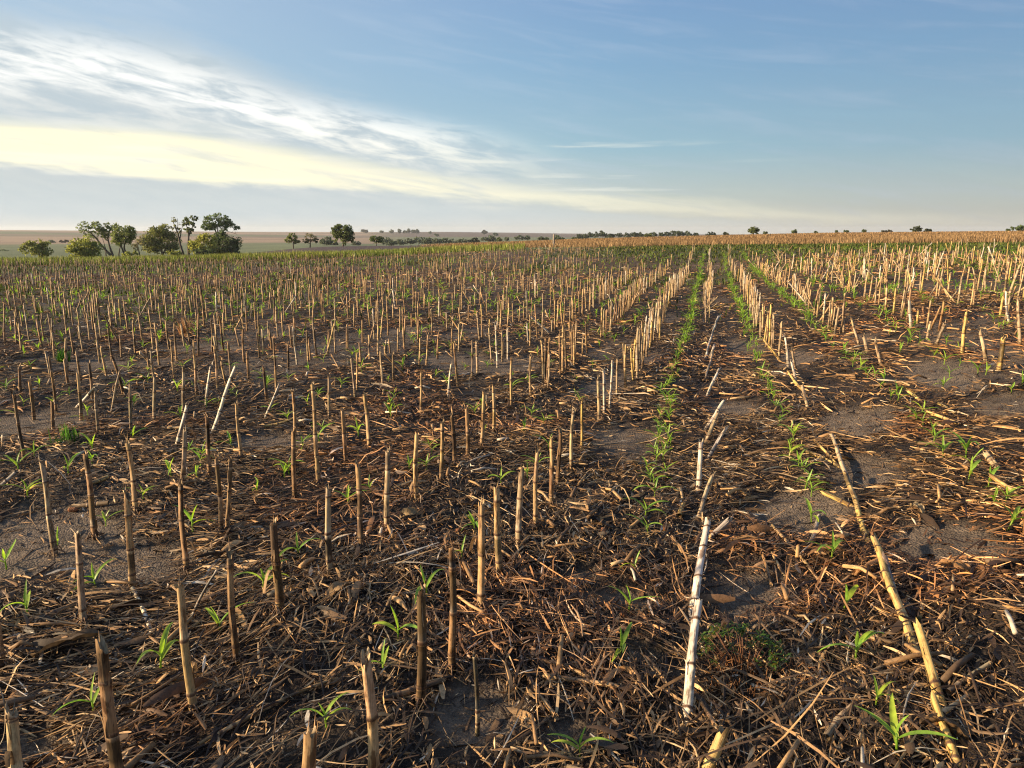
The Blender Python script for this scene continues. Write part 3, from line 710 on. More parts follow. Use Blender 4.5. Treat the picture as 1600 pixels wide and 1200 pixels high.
def gen_rows():
    g = np.random.default_rng(5)
    out = []
    for i in ROWI:
        i = int(i); d0 = ROWD[i + 75]
        mean = {-1: .135, -2: .155, -3: .18, 0: .14, 1: .15, 2: .15}.get(i, .205 if i < 0 else .15)
        s = smax.get(i, 0) + .18 if i in smax else .5
        if i == 2: s = 9.3
        if i == 3: s = 8.0
        s += g.uniform(0, .15)
        while s < 60:
            s += max(.06, g.normal(mean, mean * .33))
            d = d0 + g.normal(0, .035) + .05 * math.sin(s * .35 + i)
            x, y = xy(d, s); r = math.hypot(x, y)
            if r > 49: break
            az = math.degrees(math.atan2(x, y))
            if abs(az) > 47: continue
            gap = .30 if i >= 3 else .16 if i >= 1 else .10 if i >= -2 else .2 if i == -3 else .22 + .14 * float(sstep(10, 16, math.hypot(*xy(d0, s))))
            if i not in (-1, 0, 1) and fbm(np.array(d * .5), np.array(s * .5), 131, 2) > .62: gap += .25
            if i == -1: gap = .04
            if az > 3 and g.random() < sstep(17, 31, r) * .95 * sstep(3, 9, az): continue
            if g.random() < sstep(26, 44, r) * .75: continue
            if r > 38 and az < 0 and g.random() < .6: continue
            if g.random() < gap: continue
            right = i >= 2
            L = g.normal(.345 if i < -3 else .40 if not right else .37, .065) * (1 - .25 * sstep(20, 45, r))
            if g.random() < .07: L *= .5
            le = abs(g.normal(0, .05)); la = g.uniform(0, 6.28)
            if g.random() < (.34 if right else .10 if i < -3 else .05): le = g.uniform(.2, .9)
            if i == 0:
                le = (g.uniform(.7, 1.4) if g.random() < .55 else g.uniform(.05, .5)) if s < 15 else abs(g.normal(0, .12)); la = math.atan2(RD[1], RD[0]) + g.normal(-.3, .35)
            if right:
                tone = g.choice(list('ptywb'), p=[.30, .36, .12, .07, .15])
            elif i in (-1, 0, 1):
                tone = g.choice(list('ptywb'), p=[.46, .22, .10, .17, .05])
            else:
                f = sstep(6, 24, r) * sstep(-2, -14, az) if az < 0 else 0
                p = np.array([.26, .34, .02, .06, .22, .10]) * (1 - f) + np.array([.03, .20, .0, .01, .42, .34]) * f
                tone = g.choice(list('ptywbd'), p=p / p.sum())
                if az < 2 and g.random() < sstep(15, 32, r) * (.3 + .5 * sstep(0, -14, az)): tone = 'v' if g.random() < .3 else 'f'
            out.append(dict(b=np.array([x, y, float(zbase(x, y))]), dir=np.array([math.sin(le) * math.cos(la), math.sin(le) * math.sin(la), math.cos(le)]), L=max(.1, L), r=g.uniform(.0105, .0135) * (1.08 if right else 1), tone=tone, row=i, s=float(s), hand=False, ex={}))
    B = np.array([q['b'] for q in out]); zz = Z(B[:, 0], B[:, 1])
    for q, z in zip(out, zz): q['b'][2] = z
    return out
auto = gen_rows()
def inview(q, m=10):
    P = np.array([q['b'], q['b'] + q['dir'] / np.linalg.norm(q['dir']) * q['L']]); u, v, f = project(P)
    return f.min() > .3 and u.max() > -m and u.min() < 1600 + m and v.min() < 1200 + m and v.max() > 0
vis = [q for q in auto if inview(q)]
vis.sort(key=lambda q: np.hypot(q['b'][0], q['b'][1]) / q['L'])
NIND = 296 - len(stalks)
stalks += vis[:NIND]
ids = set(id(q) for q in stalks)
rest = [q for q in auto if id(q) not in ids]
ORD = 'first second third fourth fifth sixth seventh eighth ninth tenth eleventh twelfth thirteenth fourteenth fifteenth sixteenth seventeenth eighteenth nineteenth'.split()
TENS = {2: 'twenty', 3: 'thirty', 4: 'forty', 5: 'fifty', 6: 'sixty', 7: 'seventy', 8: 'eighty', 9: 'ninety'}
TENTH = {2: 'twentieth', 3: 'thirtieth', 4: 'fortieth', 5: 'fiftieth', 6: 'sixtieth', 7: 'seventieth', 8: 'eightieth', 9: 'ninetieth'}
def ordinal(k):
    if k <= 19: return ORD[k - 1]
    if k % 10 == 0: return TENTH[k // 10]
    return TENS[k // 10] + '-' + ORD[k % 10 - 1]
def row_name(i):
    if i == 0: return 'in the bleached leaning row straight ahead'
    if i == 1: return 'in the flattened yellow row'
    if i > 1: return '%s row right of the bleached leaning row' % ordinal(i)
    return '%s row left of the bleached leaning row' % ordinal(-i)
rows = {}
for q in stalks: rows.setdefault(q['row'], []).append(q)
def build_stalks():
    g = np.random.default_rng(21)
    for i, L in rows.items():
        L = [q for q in L]
        L.sort(key=lambda q: q['s'])
        k = 0
        for q in L:
            k += 1
            tilt = math.degrees(math.acos(min(1, q['dir'][2] / np.linalg.norm(q['dir']))))
            pose = 'upright' if tilt < 13 else 'leaning' if tilt < 50 else 'flattened'
            lab = '%s %s corn stalk, %s from front, %s' % (LOOK[q['tone']], pose, ordinal(k), row_name(i))
            dist = float(np.hypot(q['b'][0], q['b'][1])); near = dist < 5.2
            ex = q['ex']
            me = stem_mesh(q['L'], q['r'], q['tone'], g, 14 if near else 9, .022, ex.get('k', int(g.integers(1, 5))), kink=1.0 if tilt < 40 else .2, peel=int(g.integers(0, 4)) if dist < 9 else 0, bend=g.normal(0, .008) if tilt < 40 else 0, darkp={'d': .62, 'b': .35, 't': .16}.get(q['tone'], .05))
            rot = aim(q['dir'], g)
            b = q['b']
            if near:
                root = empty('corn_stalk', b, rot)
                obj('stem', me, root)
                if tilt < 30: obj('root_crown', roots_mesh(q['r'], g), root)
                if tilt < 30 and (ex.get('s') or g.random() < .25): obj('leaf_sheath', sheath_mesh(q['L'], q['r'], g), root)
            else:
                me.name = 'corn_stalk'; root = obj('corn_stalk', me, None, b, rot)
            tag(root, lab, 'corn stalk', 'cut corn stalks standing in rows')
    # the many hundreds beyond: one object
    mb = MB(); g = np.random.default_rng(22)
    n = 6; a = np.arange(n) * 2 * PI / n
    B = np.array([q['b'] for q in rest]); D = np.array([q['dir'] for q in rest]); D /= np.linalg.norm(D, axis=1)[:, None]
    Ls = np.array([q['L'] for q in rest]); R = np.array([q['r'] for q in rest]); tone = np.array([TONE[q['tone']] for q in rest]); m = len(rest)
    ref = np.tile([1., 0, 0], (m, 1)); X = np.cross(ref, D); X /= np.linalg.norm(X, axis=1)[:, None]; Y = np.cross(D, X)
    fr = np.array([-.06, .15, .33, .36, .39, .65, .68, .71, 1.0]); rr = np.array([1.1, 1.02, .97, 1.13, .97, .93, 1.08, .93, .9])
    ring = np.cos(a)[None, None, :, None] * X[:, None, None, :] + np.sin(a)[None, None, :, None] * Y[:, None, None, :]
    hh = Ls[:, None] * fr[None]
    V = B[:, None, None, :] + D[:, None, None, :] * hh[:, :, None, None] + ring * (R[:, None] * rr[None])[:, :, None, None]
    V[:, -1, :, 2] += g.uniform(-.02, .02, (m, n))
    k = len(fr)
    col = tone[:, None, :] * g.uniform(.7, 1.25, (m, k, 1)); col[:, [3, 6]] *= .45; col[:, :2] *= .7
    C = np.repeat(col[:, :, None, :], n, 2)
    idx = np.arange(m * k * n).reshape(m, k, n)
    Q = np.stack([idx[:, :-1], np.roll(idx, -1, 2)[:, :-1], np.roll(idx, -1, 2)[:, 1:], idx[:, 1:]], -1).reshape(-1, 4)
    tq = idx[:, -1]; T = np.concatenate([np.stack([tq[:, 0], tq[:, j], tq[:, j + 1]], -1) for j in range(1, n - 1)])
    mb.add(V.reshape(-1, 3), Q, T, C.reshape(-1, 3))
    o = obj('corn_stubble', mb.mesh('corn_stubble', M['stalk']))
    tag(o, 'countless brown cut corn stalks standing across the far part of the field', 'corn stubble', None, 'stuff')
    print('stalks', len(stalks), 'rest', len(rest))
build_stalks()
# ---------------------------------------------------------------- corn seedlings
def leaf(mb, Ln, W, az, e0, droop, z0, C, g, k=8):
    t = np.linspace(0, 1, k); el = e0 - droop * t ** 1.3
    dz = np.sin(el); dr = np.cos(el); st = Ln / (k - 1)
    z = z0 + np.concatenate([[0], np.cumsum(dz[:-1] * st)]); r = np.concatenate([[0], np.cumsum(dr[:-1] * st)])
    sw = g.normal(0, .12); aa = az + sw * t ** 2
    w = W * .5 * np.clip(.42 + 2.4 * t, 0, 1) * (1 - t ** 2.6) + .0006
    ca, sa = np.cos(aa), np.sin(aa); tw = g.normal(0, .5) * t
    ctr = np.stack([r * ca, r * sa, z], 1)
    side = np.stack([-sa * np.cos(tw), ca * np.cos(tw), np.sin(tw)], 1)
    up = np.stack([-np.sin(el) * ca, -np.sin(el) * sa, np.cos(el)], 1)
    V = np.stack([ctr - side * w[:, None] + up * w[:, None] * .45, ctr, ctr + side * w[:, None] + up * w[:, None] * .45], 1).reshape(-1, 3)
    idx = np.arange(k * 3).reshape(k, 3)
    Q = np.stack([idx[:-1, :-1], idx[:-1, 1:], idx[1:, 1:], idx[1:, :-1]], -1).reshape(-1, 4)
    sh = np.repeat((.85 + .3 * t)[:, None], 3, 1); sh[:, 1] *= 1.25
    mb.add(V, Q, None, sh.reshape(-1, 1) * np.asarray(C)[None])
def seedling_proto(seed):
    """stem mesh, list of leaf meshes, and one joined mesh for those too far to show parts"""
    g = np.random.default_rng(seed); nl = [3, 4, 3, 4, 5, 3, 4, 2][seed % 8]
    whole = MB(); parts = []
    h = g.uniform(.035, .06)
    st = MB(); V, Q, T = tube([(0, 0, -.02), (.001, 0, h * .5), (0, .001, h)], [.0035, .0032, .0025], 6)
    cst = np.array([.95, .9, .7]); st.add(V, Q, T, cst); whole.add(V, Q, T, cst)
    a0 = g.uniform(0, 6.28)
    for i in range(nl):
        az = a0 + (i % 2) * PI + g.normal(0, .35) + .25 * i
        young = i >= nl - 1
        Ln = g.uniform(.10, .15) if not young else g.uniform(.06, .09)
        prm = (Ln, g.uniform(.013, .019) if not young else .011, az, g.uniform(.55, 1.0) if not young else 1.25, g.uniform(.8, 1.7) if not young else g.uniform(.1, .5), h * (.45 + .55 * (i + 1) / nl))
        c = np.array([1, 1, 1]) * g.uniform(.8, 1.15) if i else np.array([1.25, 1.05, .8])
        sd = int(g.integers(1e6)); a = MB(); leaf(a, *prm, c, np.random.default_rng(sd)); parts.append(a.mesh('leaf', M['green_leaf']))
        leaf(whole, *prm, c, np.random.default_rng(sd), 5)
    return nl, st.mesh('stem', M['green_leaf']), parts, whole
SEED_D = {-1: -.28, -2: -1.13, -3: -1.83, -4: -2.57, 0: .61, 1: 1.44, 2: 2.2}
HAND_SEED = [(45, 970), (150, 922), (252, 1058), (150, 1132), (345, 1002), (412, 932), (468, 880), (622, 1006), (600, 1062), (668, 938), (512, 1158), (742, 835), (722, 882), (968, 1036), (982, 966), (992, 906), (1012, 846), (1008, 818),
             (1022, 786), (905, 1200), (1318, 958), (1336, 1040), (1366, 1122), (1398, 1200), (1298, 884), (1268, 816), (1258, 768), (1247, 738), (1574, 832), (1552, 792), (1512, 760), (1472, 722), (1458, 702), (10, 890), (90, 852), (165, 822), (225, 790),
             (108, 750), (45, 786), (145, 732), (302, 838), (402, 778), (268, 752), (640, 742), (675, 722), (560, 688), (318, 722), (445, 752), (30, 745), (1040, 745), (1036, 722), (1048, 700), (1040, 678), (1046, 655), (1050, 632), (840, 735), (830, 655), (210, 640), (500, 700), (610, 640)]
def build_seedlings():
    g = np.random.default_rng(33)
    protos = [seedling_proto(200 + i) for i in range(8)]
    pts = []
    for (u, v) in HAND_SEED:
        p = hit(u, v, zbase); d, s = ds(p[0], p[1]); pts.append((float(d), float(s), 1.0, True))
    lines = dict(SEED_D)
    for i in range(-30, -4): lines[i] = -2.57 + .765 * (i + 4)
    for i in range(3, 20): lines[i] = 2.2 + .8 * (i - 2)
    for i, d0 in lines.items():
        s = {-1: 4.0, 0: 3.9, 1: 3.2, 2: 4.0, -2: 3.2, -3: 3.0, -4: 3.0}.get(i, 3.4) if True else 0
        mean = {-1: .125, 0: .14, 1: .15, 2: .18}.get(i, .30 if i < 0 else .2)
        while s < 34:
            s += max(.05, g.normal(mean, mean * .4))
            x, y = xy(d0, s)
            if math.hypot(x, y) > 34: break
            if abs(math.degrees(math.atan2(x, y))) > 44: continue
            if g.random() < (.12 if i in (-1, 0, 1) else .3) + .4 * float(sstep(12, 22, s)): continue
            sp = .035 if i in (-1, 0, 1) else .14
            pts.append((d0 + g.normal(0, sp) + .02 * math.sin(s * .6), s, g.uniform(.7, 1.15) * (1.0 if s < 12 else 1.25), False))
    P = np.array([p[:3] for p in pts]); X, Y = xy(P[:, 0], P[:, 1]); Zz = Z(X, Y)
    rr = np.hypot(X, Y); W3 = np.stack([X, Y, Zz + .05], 1); u, v, f = project(W3)
    vis_ = (f > .3) & (u > -5) & (u < 1605) & (v < 1210)
    order = np.argsort(np.where(vis_, rr, 1e9))
    ind = [k for k in order if vis_[k]][:292]; inds = set(int(k) for k in ind)
    lk = sorted(lines.items()); LD = np.array([b for _, b in lk]); LI = [a for a, _ in lk]
    per = {}
    for k in ind: per.setdefault(LI[int(np.argmin(abs(LD - P[k, 0])))], []).append(int(k))
    def lname(i):
        if i == -1: return 'in the green line just left of bleached leaning row'
        if i == 0: return 'in the green line just right of bleached leaning row'
        return '%s green line %s of bleached leaning row' % (ordinal(-i) if i < 0 else ordinal(i + 1), 'left' if i < 0 else 'right')
    WORD = {2: 'two-leaf', 3: 'three-leaf', 4: 'four-leaf', 5: 'five-leaf'}
    for i, L in per.items():
        L.sort(key=lambda k: P[k, 1])
        for n, k in enumerate(L):
            nl, st, lv, whole = protos[int(g.integers(8))]
            near = rr[k] < 4.6; sc = P[k, 2] * g.uniform(.75, 1.15); q = Quaternion((0, 0, 1), g.uniform(0, 6.28)) @ Quaternion((1, 0, 0), g.normal(0, .1))
            loc = (X[k], Y[k], Zz[k] - .002)
            if near:
                root = empty('corn_seedling', loc, q); obj('stem', st, root)
                for m in lv: obj('leaf', m, root)
            else:
                if isinstance(whole, MB):
                    pass
                root = obj('corn_seedling', wholes(whole), None, loc, q)
            root.scale = (sc, sc, sc)
            tag(root, '%s corn seedling, %s from front, %s' % (WORD[nl], ordinal(n + 1), lname(i)), 'corn seedling', 'green corn seedlings coming up through the residue')
    mb = MB()
    for k in range(len(pts)):
        if k in inds: continue
        w = protos[int(g.integers(8))][3]; a = g.uniform(0, 6.28); sc = P[k, 2] * 1.1
        V = np.concatenate(w.V) * sc; V = np.stack([V[:, 0] * math.cos(a) - V[:, 1] * math.sin(a) + X[k], V[:, 0] * math.sin(a) + V[:, 1] * math.cos(a) + Y[k], V[:, 2] + Zz[k]], 1)
        mb.add(V, np.concatenate(w.Q), np.concatenate(w.T), np.concatenate(w.C))
    tag(obj('distant_seedlings', mb.mesh('distant_seedlings', M['green_leaf'])), 'green lines of tiny corn seedlings running on between the far stubble rows', 'seedlings', None, 'stuff')
_wc = {}
def wholes(w):
    if id(w) not in _wc: _wc[id(w)] = w.mesh('corn_seedling', M['green_leaf'])
    return _wc[id(w)]
build_seedlings()

# ---------------------------------------------------------------- loose things lying on the soil
def build_loose():
    g = np.random.default_rng(44)
    # longer stalk pieces: both ends in the picture, radius mm, tone, words
    P = [((330, 1175), (520, 1068), 8, 't', 'long tan stalk piece lying behind the shortest foreground stalk at the bottom edge'),
         ((125, 1195), (146, 1140), 8, 'p', 'pale stalk piece by the bottom edge beside the dark-topped stalk'),
         ((1295, 1172), (1352, 1082), 11, 'p', 'pale tan stalk piece slanting beside the yellow row near bottom right'),
         ((1368, 1103), (1445, 1096), 8, 't', 'tan stalk piece lying crosswise against the bottom of the yellow row'),
         ((1490, 1093), (1540, 1048), 9, 'p', 'short pale stalk piece right of the yellow row'),
         ((1210, 845), (1290, 922), 9, 't', 'thin tan stalk piece on bare soil between the bleached and yellow rows'),
         ((1265, 868), (1283, 808), 10, 'g', 'grey stalk piece beside a seedling left of the yellow row'),
         ((1170, 812), (1212, 908), 8, 't', 'brown stalk piece pointing at the bare patch right of bleached row'),
         ((1183, 842), (1203, 918), 7, 'b', 'thin brown stalk piece next to the bare patch right of bleached row'),
         ((1245, 712), (1310, 735), 11, 'y', 'yellow split stalk piece lying crosswise at the head of the yellow row'),
         ((1275, 705), (1308, 733), 9, 'y', 'shorter yellow stalk piece touching the head of the yellow row'),
         ((835, 1108), (865, 1142), 6, 'b', 'short brown stalk piece beside the bare patch at bottom centre'),
         ((840, 1068), (962, 1088), 8, 't', 'tan stalk piece lying level left of the nearest bleached stalk'),
         ((862, 1050), (950, 1078), 8, 'b', 'brown stalk piece lying just behind a level tan piece'),
         ((826, 1070), (866, 1140), 9, 'b', 'brown forked stalk piece pointing toward the viewer at bottom centre'),
         ((1335, 1002), (1425, 1020), 9, 'b', 'brown stalk piece lying level just left of the yellow row'),
         ((212, 935), (248, 1002), 9, 'w', 'grey white stalk piece leaning away from the foot of a tan stalk'),
         ((745, 1148), (754, 1035), 7, 'p', 'slim pale stalk standing askew at bottom centre between two dark stalks'),
         ((612, 1110), (690, 1075), 10, 'b', 'brown stalk piece lying behind the dark sheathed stalk at bottom centre'),
         ((160, 795), (115, 797), 11, 't', 'tan stalk piece with rooty end on bare soil at the left'),
         ((150, 768), (168, 760), 12, 'y', 'short curved yellow stalk piece behind a dark stalk at the left'),
         ((420, 671), (460, 667), 11, 'y', 'yellow stalk piece lying level on bare soil in the left rows'),
         ((-5, 780), (26, 738), 11, 'g', 'grey stalk piece leaning in at the left picture edge'),
         ((300, 980), (328, 890), 6, 'g', 'thin grey stem propped slantwise in the left foreground'),
         ((935, 785), (975, 790), 9, 'b', 'brown stalk piece lying level by the bare patch left of seedlings'),
         ((868, 770), (935, 772), 8, 't', 'tan stalk piece lying level beside the first upright row'),
         ((1062, 820), (1068, 804), 11, 'y', 'stubby yellow stalk piece left of the bleached row'),
         ((1480, 935), (1545, 900), 8, 't', 'tan stalk piece in the litter right of the yellow row'),
         ((1290, 935), (1330, 905), 7, 'b', 'small brown stalk piece behind the seedling left of yellow row'),
         ((60, 985), (118, 955), 9, 'b', 'brown stalk piece at the foot of the pale stalk bottom left'),
         ((1470, 640), (1500, 652), 9, 'y', 'yellow stalk scrap beside bare soil at the right'),
         ((1075, 1085), (1130, 1180), 7, 'b', 'dark thin stalk piece beside the nearest bleached stalk'),
         ((700, 905), (745, 900), 9, 'b', 'brown stalk piece behind the foreground stalk in the middle')]
    for (a, b, r, tone, lab) in P:
        p, q = hit(*a, zbase), hit(*b, zbase)
        for w in (p, q): w[2] = float(Z(w[0], w[1])) + r / 1000 + .006
        if 'askew' in lab or 'propped' in lab or 'leaning in' in lab: q = top_point(p, *b)
        dv = q - p; L = float(np.linalg.norm(dv))
        me = stem_mesh(L, r / 1000, tone, g, 10, .012, 2, bend=g.normal(0, .02), name='stalk_piece')
        tag(obj('stalk_piece', me, None, p, aim(dv, g)), lab, 'stalk piece', 'broken stalk pieces on the soil')
    # cobs
    CB = [((712, 842), .07, 'dark red corn cob lying between two foreground stalks in the middle'), ((1013, 1050), .028, 'round brown cob stub left of the nearest bleached stalk'), ((970, 972), .028, 'orange brown cob stub beside a seedling on bare soil'),
          ((901, 922), .026, 'small orange cob stub in the litter right of centre'), ((1105, 1120), .04, 'brown cob piece at the foot of the nearest bleached stalk'), ((122, 800), .05, 'reddish cob end on bare soil at the left'),
          ((250, 826), .045, 'small dark cob piece on bare soil between left stalks'), ((585, 995), .04, 'tan cob piece beside a seedling in the front middle'), ((1038, 842), .06, 'orange red cob piece left of the bleached row'),
          ((942, 842), .06, 'dark red cob piece in residue left of a seedling line'), ((1312, 626), .05, 'tan cob piece on the litter right of a far seedling line'), ((560, 760), .04, 'brown cob piece behind a dark stalk in the middle left')]
    for (a, L, lab) in CB:
        p = hit(*a, zbase); R = .014; p[2] = float(Z(p[0], p[1])) + R * .9
        k, n = 14, 14; t = np.linspace(0, 1, k)
        path = np.stack([np.zeros(k), np.zeros(k), t * L], 1)
        prof = R * np.sqrt(np.clip(1 - np.abs(2 * t - 1) ** 5, .02, 1)) * (1 - .2 * t)
        V, Q, T = tube(path, prof, n, True, True)
        ang = np.arctan2(V[:, 1], V[:, 0]); V[:, :2] *= (1 + .07 * np.sin(ang * 7) * np.sin(V[:, 2] * 900 + ang * 3))[:, None]
        mb = MB(); col = np.array((.24, .10, .045)) if 'red' in lab or 'orange' in lab else np.array((.20, .11, .055)); mb.add(V, Q, T, col * g.uniform(.7, 1.2))
        th = g.uniform(0, 6.28)
        tag(obj('corn_cob', mb.mesh('corn_cob', M['cob']), None, p, aim((math.cos(th), math.sin(th), .05), g)), lab, 'corn cob', 'corn cobs lying in the residue')
    # broad husk leaves
    H = [((115, 1030), .24, .085, .6, (.14, .095, .055), 'broad brown papery husk leaf folded on the litter at lower left'), ((1490, 905), .13, .05, 2.4, (.42, .22, .09), 'bright orange tan husk leaf in the litter at the right'),
         ((530, 945), .12, .05, 1.0, (.34, .22, .11), 'crumpled tan husk leaf left of the foreground middle stalks'), ((640, 820), .10, .06, .3, (.36, .25, .13), 'pale husk leaf at the foot of a tan stalk in the middle'), ((1430, 810), .08, .04, 1.9, (.40, .29, .16), 'small torn pale husk leaf in litter right of yellow row'),
         ((450, 875), .14, .04, .8, (.16, .10, .055), 'long dark husk leaf in the middle left litter'), ((1350, 905), .10, .03, .2, (.38, .20, .08), 'narrow orange husk leaf touching the yellow row'), ((1470, 1170), .12, .04, 2.6, (.2, .12, .06), 'brown husk leaf right of the yellow row at the bottom')]
    for (a, L, W, th, c, lab) in H:
        p = hit(*a, zbase); p[2] = float(Z(p[0], p[1])) + .012; k, m = 11, 7; V = []; C = []
        for i in range(k):
            t = i / (k - 1); w = W * math.sin(PI * (.12 + .86 * t)) ** .8
            for j in range(m):
                s_ = j / (m - 1) - .5
                V.append(((t - .5) * L, s_ * w, .03 * math.sin(t * 3) + .35 * abs(s_) * w + .006 * math.sin(j * 2.2 + t * 9) + .004 * g.normal())); C.append(np.array(c) * (.85 + .3 * ((j % 2)) * .5) * g.uniform(.9, 1.1))
        idx = np.arange(k * m).reshape(k, m); Q = np.stack([idx[:-1, :-1], idx[:-1, 1:], idx[1:, 1:], idx[1:, :-1]], -1).reshape(-1, 4)
        mb = MB(); mb.add(V, Q, None, C)
        tag(obj('husk_leaf', mb.mesh('husk_leaf', M['dry_leaf']), None, p, Quaternion((0, 0, 1), th) @ Quaternion((1, 0, 0), g.normal(0, .2))), lab, 'husk leaf', 'broad husk leaves on the residue')
build_loose()

# ---------------------------------------------------------------- weeds and tufts in the field
def build_weeds():
    g = np.random.default_rng(55)
    # low weed with cut leaves on dry reddish stems
    p = hit(1165, 1060, zbase); x0, y0 = p[0], p[1]; root = empty('weed_plant', (x0, y0, float(Z(x0, y0))))
    f = MB(); st = MB(); dr = MB()
    for i in range(46):
        a = g.uniform(0, 6.28); R = math.sqrt(g.random()) * .14; tx, ty = R * math.cos(a) * 1.15 - .01, R * math.sin(a) * .85 + .05; tz = .055 + .07 * (1 - R / .15) + g.uniform(-.015, .02)
        V, Q, T = tube([(tx * .3, ty * .3 + .01, -.01), (tx * .7, ty * .75, tz * .6), (tx, ty, tz)], [.0018, .0014, .001], 4)
        st.add(V, Q, T, np.array((.16, .07, .035)) * g.uniform(.6, 1.3))
        for l in range(11):
            az = g.uniform(0, 6.28); ln = g.uniform(.009, .02); leafm = MB()
            leaf(leafm, ln, ln * .38, az, g.uniform(-.1, .9), g.uniform(.2, 1.0), 0, (np.array((.36, .40, .42)) if g.random() < .7 else np.array((.75, .33, .3))) * g.uniform(.6, 1.2), g, 4)
            f.add(np.concatenate(leafm.V) + np.array([tx + g.normal(0, .009), ty + g.normal(0, .009), tz + g.normal(0, .006)]), np.concatenate(leafm.Q), None, np.concatenate(leafm.C))
    for i in range(150):
        a = g.uniform(0, 6.28); R = math.sqrt(g.random()) * .16; bx, by = R * math.cos(a) * 1.25 + .035, R * math.sin(a) * .7 - .06
        h = g.uniform(.02, .075); lx, ly = g.normal(0, .02), g.normal(-.01, .02)
        V, Q, T = tube([(bx, by, -.01), (bx + lx * .4, by + ly * .4, h * .7), (bx + lx, by + ly, h), (bx + lx * 1.6, by + ly * 1.6, h * .8)], [.0016, .0013, .0011, .0008], 4)
        dr.add(V, Q, T, np.array((.20, .09, .035)) * g.uniform(.4, 1.4))
    obj('foliage', f.mesh('foliage', M['green_leaf']), root); obj('stems', st.mesh('stems', M['litter']), root); obj('dry_stems', dr.mesh('dry_stems', M['litter']), root)
    tag(root, 'low green weed with small cut leaves over rusty dry stems beside the nearest bleached stalk', 'weed')
    def tuft(u, v, n, h, spread, col, lab, cat, name, w=.004):
        p = hit(u, v, zbase); root_z = float(Z(p[0], p[1])); mb = MB()
        for i in range(n):
            a = g.uniform(0, 6.28); tilt = abs(g.normal(0, spread)); hh = h * g.uniform(.5, 1.1); bx, by = g.normal(0, .02, 2) * (1 + spread)
            t = np.linspace(0, 1, 5); rr_ = hh * np.sin(tilt) * t ** 1.5; zz = hh * np.cos(tilt) * t - .3 * hh * tilt * t ** 3
            ww = w * (1 - t ** 2) + .0004; c0 = np.stack([bx + rr_ * np.cos(a), by + rr_ * np.sin(a), zz - .01], 1); sv = np.array([-math.sin(a), math.cos(a), 0])
            V = np.stack([c0 - sv * ww[:, None], c0 + sv * ww[:, None]], 1).reshape(-1, 3); idx = np.arange(10).reshape(5, 2)
            Q = np.stack([idx[:-1, 0], idx[:-1, 1], idx[1:, 1], idx[1:, 0]], -1); mb.add(V, Q, None, np.array(col) * g.uniform(.6, 1.3))
        tag(obj(name, mb.mesh(name, M['grass']), None, (p[0], p[1], root_z)), lab, cat)
    tuft(290, 525, 260, .30, .75, (.42, .23, .10), 'pale dry grass tuft among the stubble in the left middle distance', 'grass tuft', 'dry_grass_tuft')
    tuft(500, 452, 200, .34, .6, (.36, .24, .15), 'greyish dry grass tuft farther back, right of the other dry tuft', 'grass tuft', 'dry_grass_tuft')
    tuft(100, 565, 130, .17, .5, (.07, .19, .02), 'dense bright green grass tuft on bare soil at the left', 'grass tuft', 'green_grass_tuft', .006)
    tuft(105, 700, 60, .15, .8, (.10, .22, .03), 'spreading yellow-green grass tuft in the left rows', 'grass tuft', 'green_grass_tuft', .006)
    tuft(1278, 487, 90, .22, .5, (.08, .2, .025), 'leafy green tuft at the foot of the bright broken stalks on the right', 'grass tuft', 'green_grass_tuft', .009)
    tuft(1095, 437, 90, .22, .6, (.08, .2, .025), 'green tuft in the seedling line near the far end of the field', 'grass tuft', 'green_grass_tuft', .01)
build_weeds()
# ---------------------------------------------------------------- grasses that nobody could count
def blades(x, y, h, w, col, seed, lean=.35):
    g = np.random.default_rng(seed); n = len(x); z = Z(x, y)
    a = g.uniform(0, 2 * PI, n); le = np.abs(g.normal(0, lean, n)); fa = g.uniform(0, 2 * PI, n)
    B = np.stack([x, y, z - .03], 1); sv = np.stack([np.cos(fa), np.sin(fa), 0 * fa], 1) * (w * .5)[:, None]
    d1 = np.stack([np.sin(le * .5) * np.cos(a), np.sin(le * .5) * np.sin(a), np.cos(le * .5)], 1); d2 = np.stack([np.sin(le * 1.4) * np.cos(a), np.sin(le * 1.4) * np.sin(a), np.cos(le * 1.4)], 1)
    m = B + d1 * (h * .6)[:, None]; t = m + d2 * (h * .45)[:, None]
    V = np.stack([B - sv, B + sv, m + sv * .7, m - sv * .7, t], 1)
    idx = np.arange(n * 5).reshape(n, 5)
    Q = idx[:, :4]; T = idx[:, [3, 2, 4]]
    C = np.repeat(col, 5, 0)
    return V.reshape(-1, 3), Q, T, C
def polar(n, r0, r1, a0, a1, seed, power=.5):
    g = np.random.default_rng(seed); r = r0 + (r1 - r0) * g.random(n) ** (1 / (2 * power) if power != .5 else 1); a = np.radians(g.uniform(a0, a1, n))
    return r * np.sin(a), r * np.cos(a), r, np.degrees(a), g
